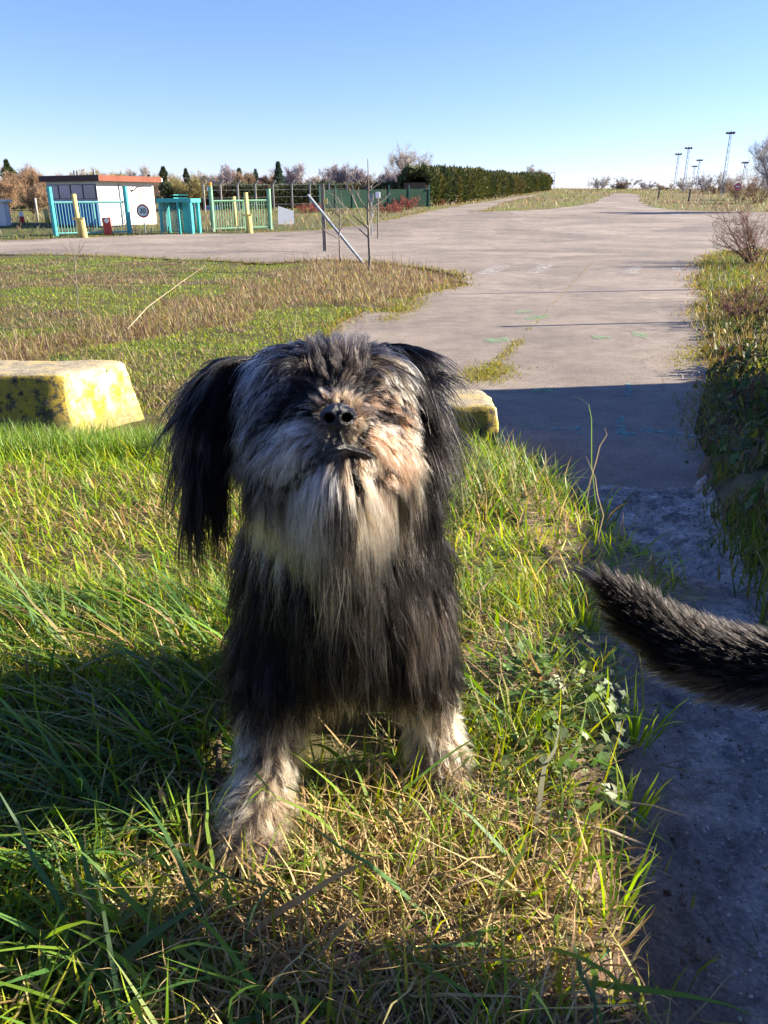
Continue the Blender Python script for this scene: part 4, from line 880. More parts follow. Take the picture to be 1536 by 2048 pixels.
# dark clipped hedge behind the concrete-post fence, and the conifer hedge by the road
def hedge(pts_, Hs, wd, col, label, n, name, lobe, sz, cols=None):
    e = empty(name, (pts_[0][0], pts_[0][1], float(far(pts_[0][1]))), 0, label=label, cat='hedge'); o = np.array(e.location)
    seg = [np.array(p) for p in pts_]; ln = [np.linalg.norm(b_ - a) for a, b_ in zip(seg, seg[1:])]; tot = sum(ln)
    s = rng.random(n) * tot; xy = np.zeros((n, 2)); nn = np.zeros((n, 2)); acc = 0
    for (a, b_, l) in zip(seg, seg[1:], ln):
        k = (s >= acc) & (s <= acc + l); t = ((s[k] - acc) / l)[:, None]; xy[k] = a + (b_ - a) * t; dd = (b_ - a) / l; nn[k] = (-dd[1], dd[0]); acc += l
    H = np.interp(s / tot, np.linspace(0, 1, len(Hs)), Hs); H = H * (.82 + .20 * vnoise(s / lobe, s * 0, 7) + .12 * vnoise(s / (lobe * .3), s * 0, 8))
    th = rng.uniform(0, pi, n); bulge = .8 + .35 * vnoise(s / lobe * 1.3 + 40, np.sin(th) * 2.5, 13); q = rng.uniform(.8, 1, n)
    # superellipse section
    cx = np.sign(np.cos(th)) * np.abs(np.cos(th)) ** .55 * wd / 2 * bulge * q; cz = np.abs(np.sin(th)) ** .55 * H * q
    c0 = np.stack([xy[:, 0] + nn[:, 0] * cx, xy[:, 1] + nn[:, 1] * cx, far(xy[:, 1]) + cz], -1) - o
    out = np.stack([nn[:, 0] * np.cos(th), nn[:, 1] * np.cos(th), np.sin(th) * .8 + .35], -1)
    d = unit(out + rng.normal(0, .45, (n, 3))); Ls = sz * rng.uniform(.6, 1.3, (n, 1)); sv = unit(np.cross(d, rng.normal(0, 1, (n, 3)))) * Ls * .3
    tv = np.stack([c0 - sv, c0 + sv, c0 + d * Ls], 1).reshape(-1, 3)
    cs = np.array(cols or [col])[((vnoise(s / lobe * .8, s * 0 + 3, 17)) * len(cols or [col]) * .999).astype(int)] * rng.normal(1, .28, (n, 1)).clip(.4, 1.8)
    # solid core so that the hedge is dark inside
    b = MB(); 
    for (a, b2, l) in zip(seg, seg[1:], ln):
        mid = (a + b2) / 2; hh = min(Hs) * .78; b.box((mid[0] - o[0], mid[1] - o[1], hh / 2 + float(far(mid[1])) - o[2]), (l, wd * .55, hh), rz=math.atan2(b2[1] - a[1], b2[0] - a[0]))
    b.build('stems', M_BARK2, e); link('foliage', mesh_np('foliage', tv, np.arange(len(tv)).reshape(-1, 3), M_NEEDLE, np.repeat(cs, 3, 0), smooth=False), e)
fa = lambda px, y: (far_at(px, y).x, y)
def thicket(px0, px1, y, row, cols, n, name, label):
    a, b_ = far_at(px0, y), far_at(px1, y); H = top_z(far_at((px0 + px1) / 2, y), row); x = rng.uniform(a.x, b_.x, n); yy = y + rng.uniform(-3, 3, n)
    hh = H * (.55 + .6 * vnoise(x / 3.1, yy * 0, 5)) ; z = far(yy) + hh * rng.random(n) ** .7
    d = unit(rng.normal(0, .5, (n, 3)) + V3_(0, 0, 1)); Ls = rng.uniform(.3, 1.1, (n, 1)); s = unit(np.cross(d, rng.normal(0, 1, (n, 3)))) * .022
    c0 = np.stack([x, yy, z], -1); tv = np.stack([c0 - s, c0 + s, c0 + d * Ls], 1).reshape(-1, 3); cc = np.repeat(jit(pick(cols, n), .25), 3, 0)
    link(name, mesh_np(name, tv, np.arange(len(tv)).reshape(-1, 3), M_TWIG, cc, smooth=False), label=label, kind='stuff')
thicket(-90, 350, 92, 362, [BR, OL, RB_, MV], 30000, 'distant_scrub', 'brown scrub filling the gaps between the trees behind the guardhouse')
thicket(350, 860, 112, 362, [MV, PL, BR, OL], 30000, 'distant_scrub', 'pale mauve scrub on the skyline behind the dark hedge')
hp = [fa(330, 74), fa(480, 76), fa(620, 80), fa(800, 84)]
hedge(hp, [top_z(far_at(400, 76), 372), top_z(far_at(600, 79), 374), top_z(far_at(800, 84), 366)], 2.0, (.03, .035, .02), 'long dark clipped hedge behind the concrete fence posts', 16000, 'clipped_hedge', 3.0, .35, [(.06, .07, .035), (.10, .085, .045), (.07, .085, .04)])
hp = [fa(828, 82), fa(905, 93), fa(960, 108), fa(1020, 128), fa(1078, 152)]
hedge(hp, [top_z(far_at(828, 82), 342), top_z(far_at(905, 93), 344), top_z(far_at(960, 108), 350), top_z(far_at(1020, 128), 352), top_z(far_at(1078, 152), 350)], 4.0, DG, 'tall olive-green conifer hedge along the far road', 42000, 'conifer_hedge', 4.2, .5, [(.075, .085, .025), (.05, .065, .025), (.10, .095, .03), (.06, .075, .025)])
# concrete-post fence
fe = empty('wire_fence', far_at(380, 70), 0, label='fence of cranked concrete posts and wire before the dark hedge', cat='fence'); fo_ = fe.location
pxs_ = [410, 444, 478, 513, 548, 585, 621, 659, 694]
prev = None
for k, px in enumerate(pxs_):
    p = far_at(px, 70 + k * .9) - fo_; h = 2.15; MB().box((p.x, p.y, p.z + h / 2), (.14, .14, h)).build('post', M_CONC, fe); pk = MB().box((p.x + .14, p.y, p.z + h + .14), (.12, .12, .42), ry=.75).build('post_arm', M_CONC, fe)
    if prev is not None:
        for z in (.5, 1.1, 1.7, 2.1): MB().tube([prev + Vector((0, 0, z)), p + Vector((0, 0, z))], .012, 4).build('wire', M_GALV, fe)
    prev = p
# green screen fence
se = empty('screen_fence', far_at(640, 72), 0, label='dark green mesh screen fence left of the conifer hedge', cat='fence'); so = se.location
prev = None
for k, px in enumerate([640, 672, 706, 742, 778, 818, 858]):
    p = far_at(px, 72 + k * .8) - so; MB().box((p.x, p.y, p.z + 1.0), (.10, .10, 2.1)).build('post', M_GREENP, se)
    if prev is not None:
        m_ = (p + prev) / 2; d = p - prev; MB().box((m_.x, m_.y + .03, m_.z + .95), (d.length - .14, .03, 1.5), rz=math.atan2(d.y, d.x)).build('screen_panel', M_SCREEN, se)
    prev = p
MB().box((prev.x - .4, prev.y - .1, prev.z + 1.7), (1.0, .06, .08)).build('arm', M_GREENP, se)
# red twig bushes before the screen
for px, ty, wpx, by, lab in ((780, 398, 60, 425, 'low red-twigged bush left of the other by the screen fence'), (805, 384, 52, 421, 'taller red-twigged bush in front of the green screen fence'), (620, 395, 60, 425, 'dull red-brown bush beyond the white board'), (875, 396, 18, 412, 'small reddish bush at the hedge foot')):
    p = G(px, by); tree('bush', p, top_z(p, ty), wpx / FPX * depth_of(p), (.30, .10, .075), lab, int(px), group='red bushes', cat='bush')
# red-roofed houses
def house(px0, px1, ty, ridge, y, label):
    a = far_at(px0, y); b_ = far_at(px1, y); w = b_.x - a.x; z = top_z(a, ty); zr_ = top_z(a, ridge); e = empty('house', a, 0, label=label, cat='house')
    MB().box((w / 2, 4, z / 2), (w, 8, z)).build('wall', M_WHITE, e)
    b = MB(); v = [b.bm.verts.new(q) for q in ((-.4, -.5, z), (w + .4, -.5, z), (w + .4, 8.5, z), (-.4, 8.5, z), (1.2, 4, zr_), (w - 1.2, 4, zr_))]
    for f in ((0, 1, 5, 4), (2, 3, 4, 5), (0, 4, 3), (1, 2, 5), (3, 2, 1, 0)): b.bm.faces.new([v[i] for i in f])
    rf = b.build('roof', M_REDROOF, e); MB().box((w * .3, 4.5, zr_), (.5, .5, .9)).build('chimney', M_CONC, rf)
    for k in range(3): MB().box((w * (.2 + .3 * k), -.01, z * .6), (1.0, .06, 1.0)).build('window', M_GLASS, e)
house(492, 556, 379, 362, 96, 'longer dark red-roofed house beyond the hedge'); house(576, 612, 378, 365, 98, 'smaller red-roofed house right of the tall layered fir')
# foreground saplings
def sapling(px, pyb, pyt, r0, seed, label, tiers):
    a = G(px, pyb); H = top_z(a, pyt); rs = np.random.default_rng(seed); V, F, TV, TF = [], [], [], []
    e = empty('sapling', a, 0, label=label, cat='sapling'); p = V3_(0, 0, -.05); n = 8
    for k in range(n):
        q = V3_(rs.normal(0, .012), rs.normal(0, .012), H * (k + 1) / n); stick(V, F, p, q, r0 * (1 - .8 * k / n), r0 * (1 - .8 * (k + 1) / n), 6); p = q
    for (t, m_) in tiers:
        for k in range(m_):
            az = rs.uniform(0, 6.28); o = V3_(0, 0, H * t); L_ = H * (1 - t) * rs.uniform(.45, .8) + .15
            branch(V, F, TV, TF, o, unit(V3_(cos(az), sin(az), .75)), L_, r0 * .45, 2, rs, .6, .10, 9, 3, 2)
    link('trunk', mesh_np('trunk', np.array(V), np.array(F), M_BARK), e)
    if TF: link('twigs', mesh_np('twigs', np.array(TV), np.array(TF), M_BARK), e)
sapling(738, 541, 318, .045, 3, 'taller pale bare sapling beside the fallen beam', [(.3, 3), (.38, 3), (.55, 4), (.72, 4)])
sapling(681, 525, 395, .028, 8, 'thin pale bare sapling crossed by the leaning beam', [(.35, 4), (.5, 3), (.7, 3)])
sapling(165, 655, 478, .010, 14, 'single dry brown weed stalk in the grass above the left block', [(.5, 2), (.75, 3)])
# right edge shrub
for px, pyb, pyt, wpx, sd_, lab in ((1525, 530, 372, 190, 5, 'twiggy red-brown bare shrub leaning over the right verge'), (1500, 640, 560, 120, 6, 'small leafless scrub low on the right bank')):
    a = G(px, pyb); e = tree('bush', a, top_z(a, pyt), wpx / FPX * depth_of(a), (.20, .10, .075), lab, sd_, cat='shrub', group='shrubs on the right verge')
# bush out of frame whose shadow lies on the verge
a = Vector((8.0, 14.9, 0)); tree('bush', a, 1.15, 1.4, (.16, .10, .06), 'dense bramble bush on the verge beyond the low wall', 61, cat='shrub')
# masts
def mast(px, pyb, pyt, ang_, label, dist=None):
    a = far_at(px, dist); H = top_z(a, pyt); e = empty('light_mast', a, ang_, label=label, cat='light mast', group='lattice light masts')
    w0, w1 = .24, .13
    for s in ((-1, -1), (1, -1), (0, 1)): MB().tube([(s[0] * w0, s[1] * w0, -.2), (s[0] * w1, s[1] * w1, H)], .032, 4).build('leg', M_MAST, e)
    b = MB(); nb_ = int(H / .8)
    for k in range(nb_):
        t = k / nb_; w = w0 + (w1 - w0) * t; z = H * t; z2 = H * (k + 1) / nb_; q = [(-w, -w), (w, -w), (0, w)]
        for i in range(3): j = (i + 1) % 3; b.tube([(q[i][0], q[i][1], z), (q[j][0], q[j][1], z2)], .016, 3, cap=False)
    o = b.build('lattice', M_MAST, e); tag(o, kind='stuff')
    h_ = MB().tube([(0, 0, H), (0, 0, H + .12)], .38, 10).build('platform', M_DARKM, e)
    for k in range(6): MB().box((cos(k * 1.047) * .5, sin(k * 1.047) * .5, H + .14), (.26, .2, .22), rz=k * 1.047, ry=.5).build('floodlight', M_DARKM, e)
for px, pyt, y, lab in ((1439, 268, 118, 'tallest nearest lattice light mast, on the right'), (1362, 298, 140, 'second tallest lattice light mast, in the middle cluster'), (1344, 310, 155, 'leftmost lattice light mast of the cluster'), (1387, 322, 165, 'shorter lattice mast right of the middle cluster'), (1379, 334, 185, 'small far mast just left of the shorter one'), (1477, 327, 150, 'small mast behind the reddish thicket at right')):
    mast(px, 0, pyt, .3, lab, y)
a = far_at(1101, 210); e = empty('antenna_mast', a, 0, label='faint thin antenna mast standing alone right of the hedge', cat='mast'); H = top_z(a, 345)
for s in (-.55, .55): MB().box((s, 0, H / 2), (.10, .10, H)).build('leg', M_MAST, e)
for k in range(5): MB().box((0, 0, H * (.2 + .2 * k)), (1.1, .08, .08)).build('rung', M_MAST, e)
# stub posts and red sign on the right verge
for px, pyb, pyt, lab in ((1316, 399, 376, 'thin weathered stake on the verge below the masts'), (1377, 404, 378, 'dark wooden post on the verge below the masts')):
    a = G(px, pyb); o = MB().box((0, 0, top_z(a, pyt) / 2), (.16, .16, top_z(a, pyt)), ry=.04).build('stake', M_WOOD, label=lab, cat='post'); o.location = a
a = G(1470, 408); H = top_z(a, 373); s = empty('no_entry_sign', a, 0, label='round faded red road sign on a thin post at the right verge', cat='road sign')
MB().tube([(0, 0, -.1), (0, 0, H)], .04, 6).build('pole', M_WOOD, s); disc(.36, -.06, .03, M_PINK, 'face', s, H)
MB().box((0, -.075, H), (.45, .015, .11)).build('bar', M_WPLASTIC, s)
# --- sticks in the grass -------------------------------------------------------------------
def twig(pts_px, r, mat, name, label, cat, lift=.012, n=9):
    pts_ = []
    for (px, py), l in zip(pts_px, lift if hasattr(lift, '__len__') else [lift] * len(pts_px)):
        p = G(px, py); p.z += l; pts_.append(p)
    o0 = pts_[0].copy(); rr = r if hasattr(r, '__len__') else [r] * len(pts_)
    # resample with small kinks
    out, ro = [], []
    for i in range(len(pts_) - 1):
        for k in range(4):
            t = k / 4; out.append(pts_[i].lerp(pts_[i + 1], t) - o0 + Vector((random.gauss(0, 1), random.gauss(0, 1), random.gauss(0, 1))) * min(rr) * .18); ro.append((rr[i] * (1 - t) + rr[i + 1] * t) * random.uniform(.9, 1.12))
    out.append(pts_[-1] - o0); ro.append(rr[-1])
    b = MB().tube(out, ro, n); o = b.build(name, mat, smooth=True, label=label, cat=cat); o.location = o0; return o
M_STICK = pmat('stick_bark', (.20, .145, .10), .9, .25, 60, .2, bump=.8, bscale=260)
st = twig([(300, 1888), (345, 1872), (372, 1862), (432, 1842)], [.0062, .0058, .0062, .0052], M_STICK, 'stick', 'short thick broken stick lying on the sunlit grass', 'stick', .022, 12)
be = MB().tube([(0, 0, 0), Vector(G(290, 1892) - G(300, 1888)).normalized() * .004], [.0058, .004], 12).build('broken_end', pmat('cut_wood', (.42, .27, .17), .8, .15, 90), st)
M_STEM = pmat('dry_stem', (.34, .27, .18), .85, .2, 60, .2)
twig([(1060, 1640), (1140, 1680), (1220, 1702), (1312, 1725)], [.0032, .003, .0026, .001], M_STEM, 'dry_stem', 'thicker dry stem lying from the grass onto the path', 'stem', [.02, .03, .03, .02], 6)
twig([(1200, 1715), (1270, 1745), (1345, 1770)], [.0016, .0014, .0005], M_STEM, 'dry_stem', 'hair-thin dry stem ending on the bare path', 'stem', [.015, .02, .012], 5)
twig([(1040, 1960), (1110, 1948), (1185, 1942)], [.0016, .002, .0008], M_STEM, 'dry_stem', 'pale dry stem in the shade at the bottom', 'stem', .012, 5)
twig([(0, 1790), (90, 1700), (165, 1640)], [.0022, .0022, .0015], M_STEM, 'dry_stem', 'long pale stem in the shade at the far left', 'stem', .03, 5)
twig([(435, 1450), (440, 1540), (435, 1600)], [.004, .0045, .004], M_STICK, 'stick', 'dark upright stick behind the left paw', 'stick', [.03, .02, .01], 8)
twig([(262, 716), (305, 690), (375, 660), (420, 640)], [.007, .006, .004, .002], M_STEM, 'dry_stem', 'long pale dry stalk slanting behind the left concrete block', 'stem', [.35, .5, .7, .85], 6)
# ------------------------------------------------------------------ fur
class SDF:
    def __init__(s, prims, k=.010):
        s.a = np.array([p[0][:] for p in prims], float); s.b = np.array([p[1][:] for p in prims], float)
        s.ra = np.array([p[2] for p in prims], float); s.rb = np.array([p[3] for p in prims], float); s.k = k
    def each(s, Q):
        ba = s.b - s.a; L2 = (ba ** 2).sum(1) + 1e-12
        out = np.empty((len(Q), len(s.a)))
        for i in range(len(s.a)):
            d = Q - s.a[i]; h = np.clip(d @ ba[i] / L2[i], 0, 1)
            out[:, i] = np.sqrt(((d - h[:, None] * ba[i]) ** 2).sum(1)) - (s.ra[i] + (s.rb[i] - s.ra[i]) * h)
        return out
    def __call__(s, Q):
        e = s.each(Q); m = e.min(1)
        return m - s.k * np.log(np.exp(-(e - m[:, None]) / s.k).sum(1))
    def grad(s, Q, h=.0015):
        g = np.empty_like(Q)
        for i in range(3):
            e = np.zeros(3); e[i] = h; g[:, i] = s(Q + e) - s(Q - e)
        return g / (np.linalg.norm(g, axis=1, keepdims=True) + 1e-9)
def sdf_mesh(name, S, voxel):
    bm = bmesh.new()
    for a, b_, ra, rb in zip(S.a, S.b, S.ra, S.rb):
        L_ = np.linalg.norm(b_ - a); n = max(1, int(L_ / (min(ra, rb) * .35)))
        for i in range(n + 1):
            t = i / n; c = a + (b_ - a) * t; r = ra + (rb - ra) * t
            bmesh.ops.create_icosphere(bm, subdivisions=3, radius=r, matrix=Matrix.Translation(c))
    me = bpy.data.meshes.new('tmp'); bm.to_mesh(me); bm.free()
    o = bpy.data.objects.new('tmp', me); COL.objects.link(o)
    md = o.modifiers.new('r', 'REMESH'); md.mode = 'VOXEL'; md.voxel_size = voxel; md.adaptivity = 0
    dg = bpy.context.evaluated_depsgraph_get(); dg.update()
    ev = o.evaluated_get(dg); m2 = bpy.data.meshes.new_from_object(ev)
    bpy.data.objects.remove(o); bpy.data.meshes.remove(me); m2.name = name
    co = np.empty(len(m2.vertices) * 3, np.float32); m2.vertices.foreach_get('co', co); co = co.reshape(-1, 3).astype(float)
    for _ in range(4): co -= S.grad(co) * (S(co) * .8).clip(-.006, .006)[:, None]
    m2.vertices.foreach_set('co', co.astype(np.float32).ravel()); m2.update()
    for p in m2.polygons: p.use_smooth = True
    return m2, co
def mesh_tris(me, co):
    me.calc_loop_triangles(); t = np.empty(len(me.loop_triangles) * 3, np.int32); me.loop_triangles.foreach_get('vertices', t); return t.reshape(-1, 3)
def sample(tri, co, n, wfun=None):
    A = co[tri[:, 0]]; B = co[tri[:, 1]]; Cc = co[tri[:, 2]]
    ar = np.linalg.norm(np.cross(B - A, Cc - A), axis=1)
    if wfun is not None: ar = ar * wfun((A + B + Cc) / 3)
    i = rng.choice(len(tri), n, p=ar / ar.sum()); u = rng.random((n, 1)); v = rng.random((n, 1)); f = (u + v) > 1; u = np.where(f, 1 - u, u); v = np.where(f, 1 - v, v)
    return A[i] + (B[i] - A[i]) * u + (Cc[i] - A[i]) * v
from mathutils import kdtree
def unit(v): return v / (np.linalg.norm(v, axis=-1, keepdims=True) + 1e-9)
def grow(S, root, nrm, d0, length, grav, K=9, keep=None, waves=0.0, marg=.007):
    """simulate strands that leave the skin along d0, sag and slide over the body"""
    n = len(root); P_ = np.empty((n, K + 1, 3)); P_[:, 0] = root; d = unit(d0); p = root.copy(); seg = (length / K)[:, None]
    ph = rng.uniform(0, 6.28, n); side = unit(np.cross(d, rng.normal(0, 1, (n, 3))))
    for k in range(1, K + 1):
        t = k / K
        g = np.zeros((n, 3)); g[:, 2] = -1
        d = unit(d + g * (grav * (.25 + t * .5))[:, None] + side * (np.sin(ph + t * 7) * waves)[:, None])
        p = p + d * seg
        e = S(p); m = .0015 + np.minimum(marg, .14 * length) * min(t * 2, 1); hit = e < m
        if hit.any():
            gr = S.grad(p[hit]); p[hit] += gr * (m[hit] - e[hit])[:, None]
            d[hit] = unit(p[hit] - P_[hit, k - 1])
        P_[:, k] = p
    return P_
def strands(name, S, groups, mat, parent, rad=.00030, seglen=9, waves=.12, marg=.007, rise=1.0):
    """groups: (roots, normals, d0, length, gravity, colour_root, colour_tip, n_guides, clump, frizz)"""
    allp, allc, allr = [], [], []
    K = seglen
    for (root, d0, length, grav, c0, c1, ng, clump, frizz, thick) in groups:
        n = len(root)
        if n == 0: continue
        ng = min(ng, n); gi = rng.choice(n, ng, replace=False)
        gp = grow(S, root[gi], None, d0[gi], length[gi], grav[gi], K, waves=waves, marg=marg)
        kd = kdtree.KDTree(ng)
        for i, q in enumerate(root[gi]): kd.insert(Vector(q), i)
        kd.balance(); near = np.array([kd.find(Vector(q))[1] for q in root])
        g = gp[near]; rel = g - g[:, :1]
        lr = (length / length[gi][near]).clip(.5, 1.3) * rng.uniform(.6, 1.1, n)
        t = np.linspace(0, 1, K + 1)[None, :, None]
        own = root[:, None] + rel * lr[:, None, None]
        tgt = g[:, :1] + rel * lr[:, None, None]
        cl = (clump * rng.uniform(.35, 1.1, n)).clip(0, .97)[:, None, None]
        pts_ = own + (tgt - own) * cl * t ** 1.1
        off = rng.normal(0, 1, (n, 1, 3)) * frizz * length[:, None, None]
        ph = rng.uniform(0, 6.28, (n, 1, 1)); side = unit(rng.normal(0, 1, (n, 1, 3)))
        pts_ = pts_ + off * t ** 1.5 + side * np.sin(ph + t * 6) * (frizz * .5 * length)[:, None, None] * t
        gc = rng.normal(1, .34, ng).clip(.3, 1.8)[near][:, None]
        gc = gc * rng.normal(1, .30, (n, 1)).clip(.35, 2)
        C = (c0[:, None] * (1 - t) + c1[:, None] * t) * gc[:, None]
        ok = (pts_[:, :, 2].max(1) - pts_[:, 0, 2]) < rise; pts_ = pts_[ok]; C = C[ok]; n = int(ok.sum())
        allp.append(pts_.reshape(-1, 3)); allc.append(C.reshape(-1, 3)); allr.append((rad * thick * rng.uniform(.7, 1.25, (n, 1)) * np.array([1.0 if k < K * .5 else 1 - .8 * (k - K * .5) / (K * .5) for k in range(K + 1)])[None]).ravel())
    Pp = np.concatenate(allp); Cc = np.concatenate(allc).clip(.002, .95); Rr = np.concatenate(allr)
    n = len(Pp) // (K + 1); cu = bpy.data.hair_curves.new(name)
    cu.add_curves([K + 1] * n)
    cu.position_data.foreach_set('vector', Pp.astype(np.float32).ravel())
    ra = cu.attributes.get('radius') or cu.attributes.new('radius', 'FLOAT', 'POINT'); ra.data.foreach_set('value', Rr.astype(np.float32))
    ca = cu.attributes.new('col', 'FLOAT_COLOR', 'POINT'); q = np.ones((len(Pp), 4), np.float32); q[:, :3] = Cc; ca.data.foreach_set('color', q.ravel())
    cu.materials.append(mat)
    o = bpy.data.objects.new(name, cu); COL.objects.link(o); o.parent = parent
    return o
def furmat(name, rough=.32):
    m, nt, o = newmat(name); L = nt.links.new
    a = N(nt, 'ShaderNodeAttribute'); a.attribute_name = 'col'
    h = N(nt, 'ShaderNodeBsdfHairPrincipled'); h.parametrization = 'COLOR'
    L(a.outputs[0], h.inputs['Color']); h.inputs['Roughness'].default_value = rough; h.inputs['Radial Roughness'].default_value = .45
    h.inputs['Random Roughness'].default_value = .3; h.inputs['IOR'].default_value = 1.2
    if 'Coat' in h.inputs: h.inputs['Coat'].default_value = .0
    L(h.outputs[0], o.inputs[0]); return m
M_FUR = furmat('dog_fur')
m, nt, o = newmat('dog_skin'); a = N(nt, 'ShaderNodeAttribute'); a.attribute_name = 'col'; b = N(nt, 'ShaderNodeBsdfPrincipled'); b.inputs['Roughness'].default_value = .8
nt.links.new(a.outputs[0], b.inputs['Base Color']); nt.links.new(b.outputs[0], o.inputs[0]); M_SKIN = m
M_NOSE = pmat('dog_nose', (.010, .009, .010), .26, .3, 300, .5, bump=.5, bscale=1400)
M_BLACK = pmat('nostril_shade', (.0015, .0015, .0015), 1, .1, 50, 0, bump=0)  # paints the nostril pits black in place of their inner shade
M_EYE = pmat('dog_eye', (.02, .01, .006), .05, .1, 50, .6, bump=0)

# ------------------------------------------------------------------ the shaggy dog
S0 = np.array([-.050, .728, 1.578]); NO = np.array([-.037, .603, 1.638])
AX = unit(NO - S0); SD = unit(np.cross(AX, np.array([0, 0, 1.0]))) * -1
if SD[0] < 0: SD = -SD
UP = np.cross(SD, AX); UP = UP if UP[2] > 0 else -UP
def hd(f, t, w): return S0 + AX * f + SD * t + UP * w
gl = float(hz(-.155, .76)); gr_ = float(hz(.085, .88)); gh = float(hz(-.16, 1.02)); gh2 = float(hz(.05, 1.04))
V3 = lambda *a: np.array(a, float)
prims = [
    (S0, S0 + V3(0, .03, -.01), .070, .068), (hd(-.015, -.025, .045), hd(-.015, .025, .045), .050, .050), (hd(.02, -.03, .035), hd(.02, .03, .035), .042, .042),
    (hd(.0, -.036, -.02), hd(.03, -.027, -.02), .042, .034), (hd(.0, .036, -.02), hd(.03, .027, -.02), .042, .034),
    (hd(.045, 0, .0), hd(.110, 0, .003), .047, .018), (hd(.06, -.022, -.010), hd(.100, -.013, -.010), .026, .015), (hd(.06, .022, -.010), hd(.100, .013, -.010), .026, .015),
    (hd(.020, 0, -.062), hd(.098, 0, -.046), .038, .020),
    (V3(-.05, .775, 1.53), V3(-.055, .85, 1.40), .068, .092),
    (V3(-.055, .86, 1.40), V3(-.055, .90, 1.28), .098, .095),
    (V3(-.118, .865, 1.38), V3(-.138, .835, 1.25), .056, .044), (V3(-.138, .835, 1.25), V3(-.150, .81, gl + .075), .042, .027), (V3(-.150, .81, gl + .075), V3(-.158, .755, gl + .035), .027, .030),
    (V3(-.160, .755, gl + .034), V3(-.165, .700, gl + .026), .032, .022), (V3(-.145, .75, gl + .028), V3(-.142, .702, gl + .022), .021, .016), (V3(-.172, .75, gl + .028), V3(-.184, .706, gl + .022), .021, .016),
    (V3(.012, .875, 1.38), V3(.045, .88, 1.22), .056, .042), (V3(.045, .88, 1.22), V3(.072, .90, gr_ + .075), .040, .026), (V3(.072, .90, gr_ + .075), V3(.080, .885, gr_ + .03), .026, .027),
    (V3(.082, .885, gr_ + .028), V3(.088, .850, gr_ + .018), .029, .019), (V3(.07, .88, gr_ + .022), V3(.070, .852, gr_ + .014), .019, .014), (V3(.095, .88, gr_ + .022), V3(.104, .855, gr_ + .014), .019, .014),
    (V3(-.055, .90, 1.30), V3(-.065, 1.08, 1.24), .102, .115), (V3(-.065, 1.08, 1.24), V3(-.075, 1.19, 1.13), .115, .105),
    (V3(-.15, 1.13, 1.10), V3(-.165, 1.08, gh + .06), .068, .040), (V3(-.165, 1.10, gh + .03), V3(-.17, .99, gh + .02), .030, .026),
    (V3(.02, 1.14, 1.10), V3(.045, 1.09, gh2 + .06), .068, .040), (V3(.045, 1.10, gh2 + .03), V3(.055, 1.0, gh2 + .02), .030, .026),
    (V3(-.075, 1.27, 1.08), V3(-.12, 1.40, 1.0), .030, .016),
]
DS = SDF(prims)
JAW = SDF([prims[7]]); MUZ = SDF(prims[4:7])
body_me, bco = sdf_mesh('dog', DS, .0055)
SIL = V3(.40, .39, .39); TAN = V3(.58, .37, .21); CREAM = V3(.66, .48, .31); DARK = V3(.007, .006, .006); BRN = V3(.09, .06, .045); RED = V3(.34, .14, .075); GBR = V3(.26, .21, .17)
def headc(p):
    h = p - S0; return h @ AX, h @ SD, h @ UP
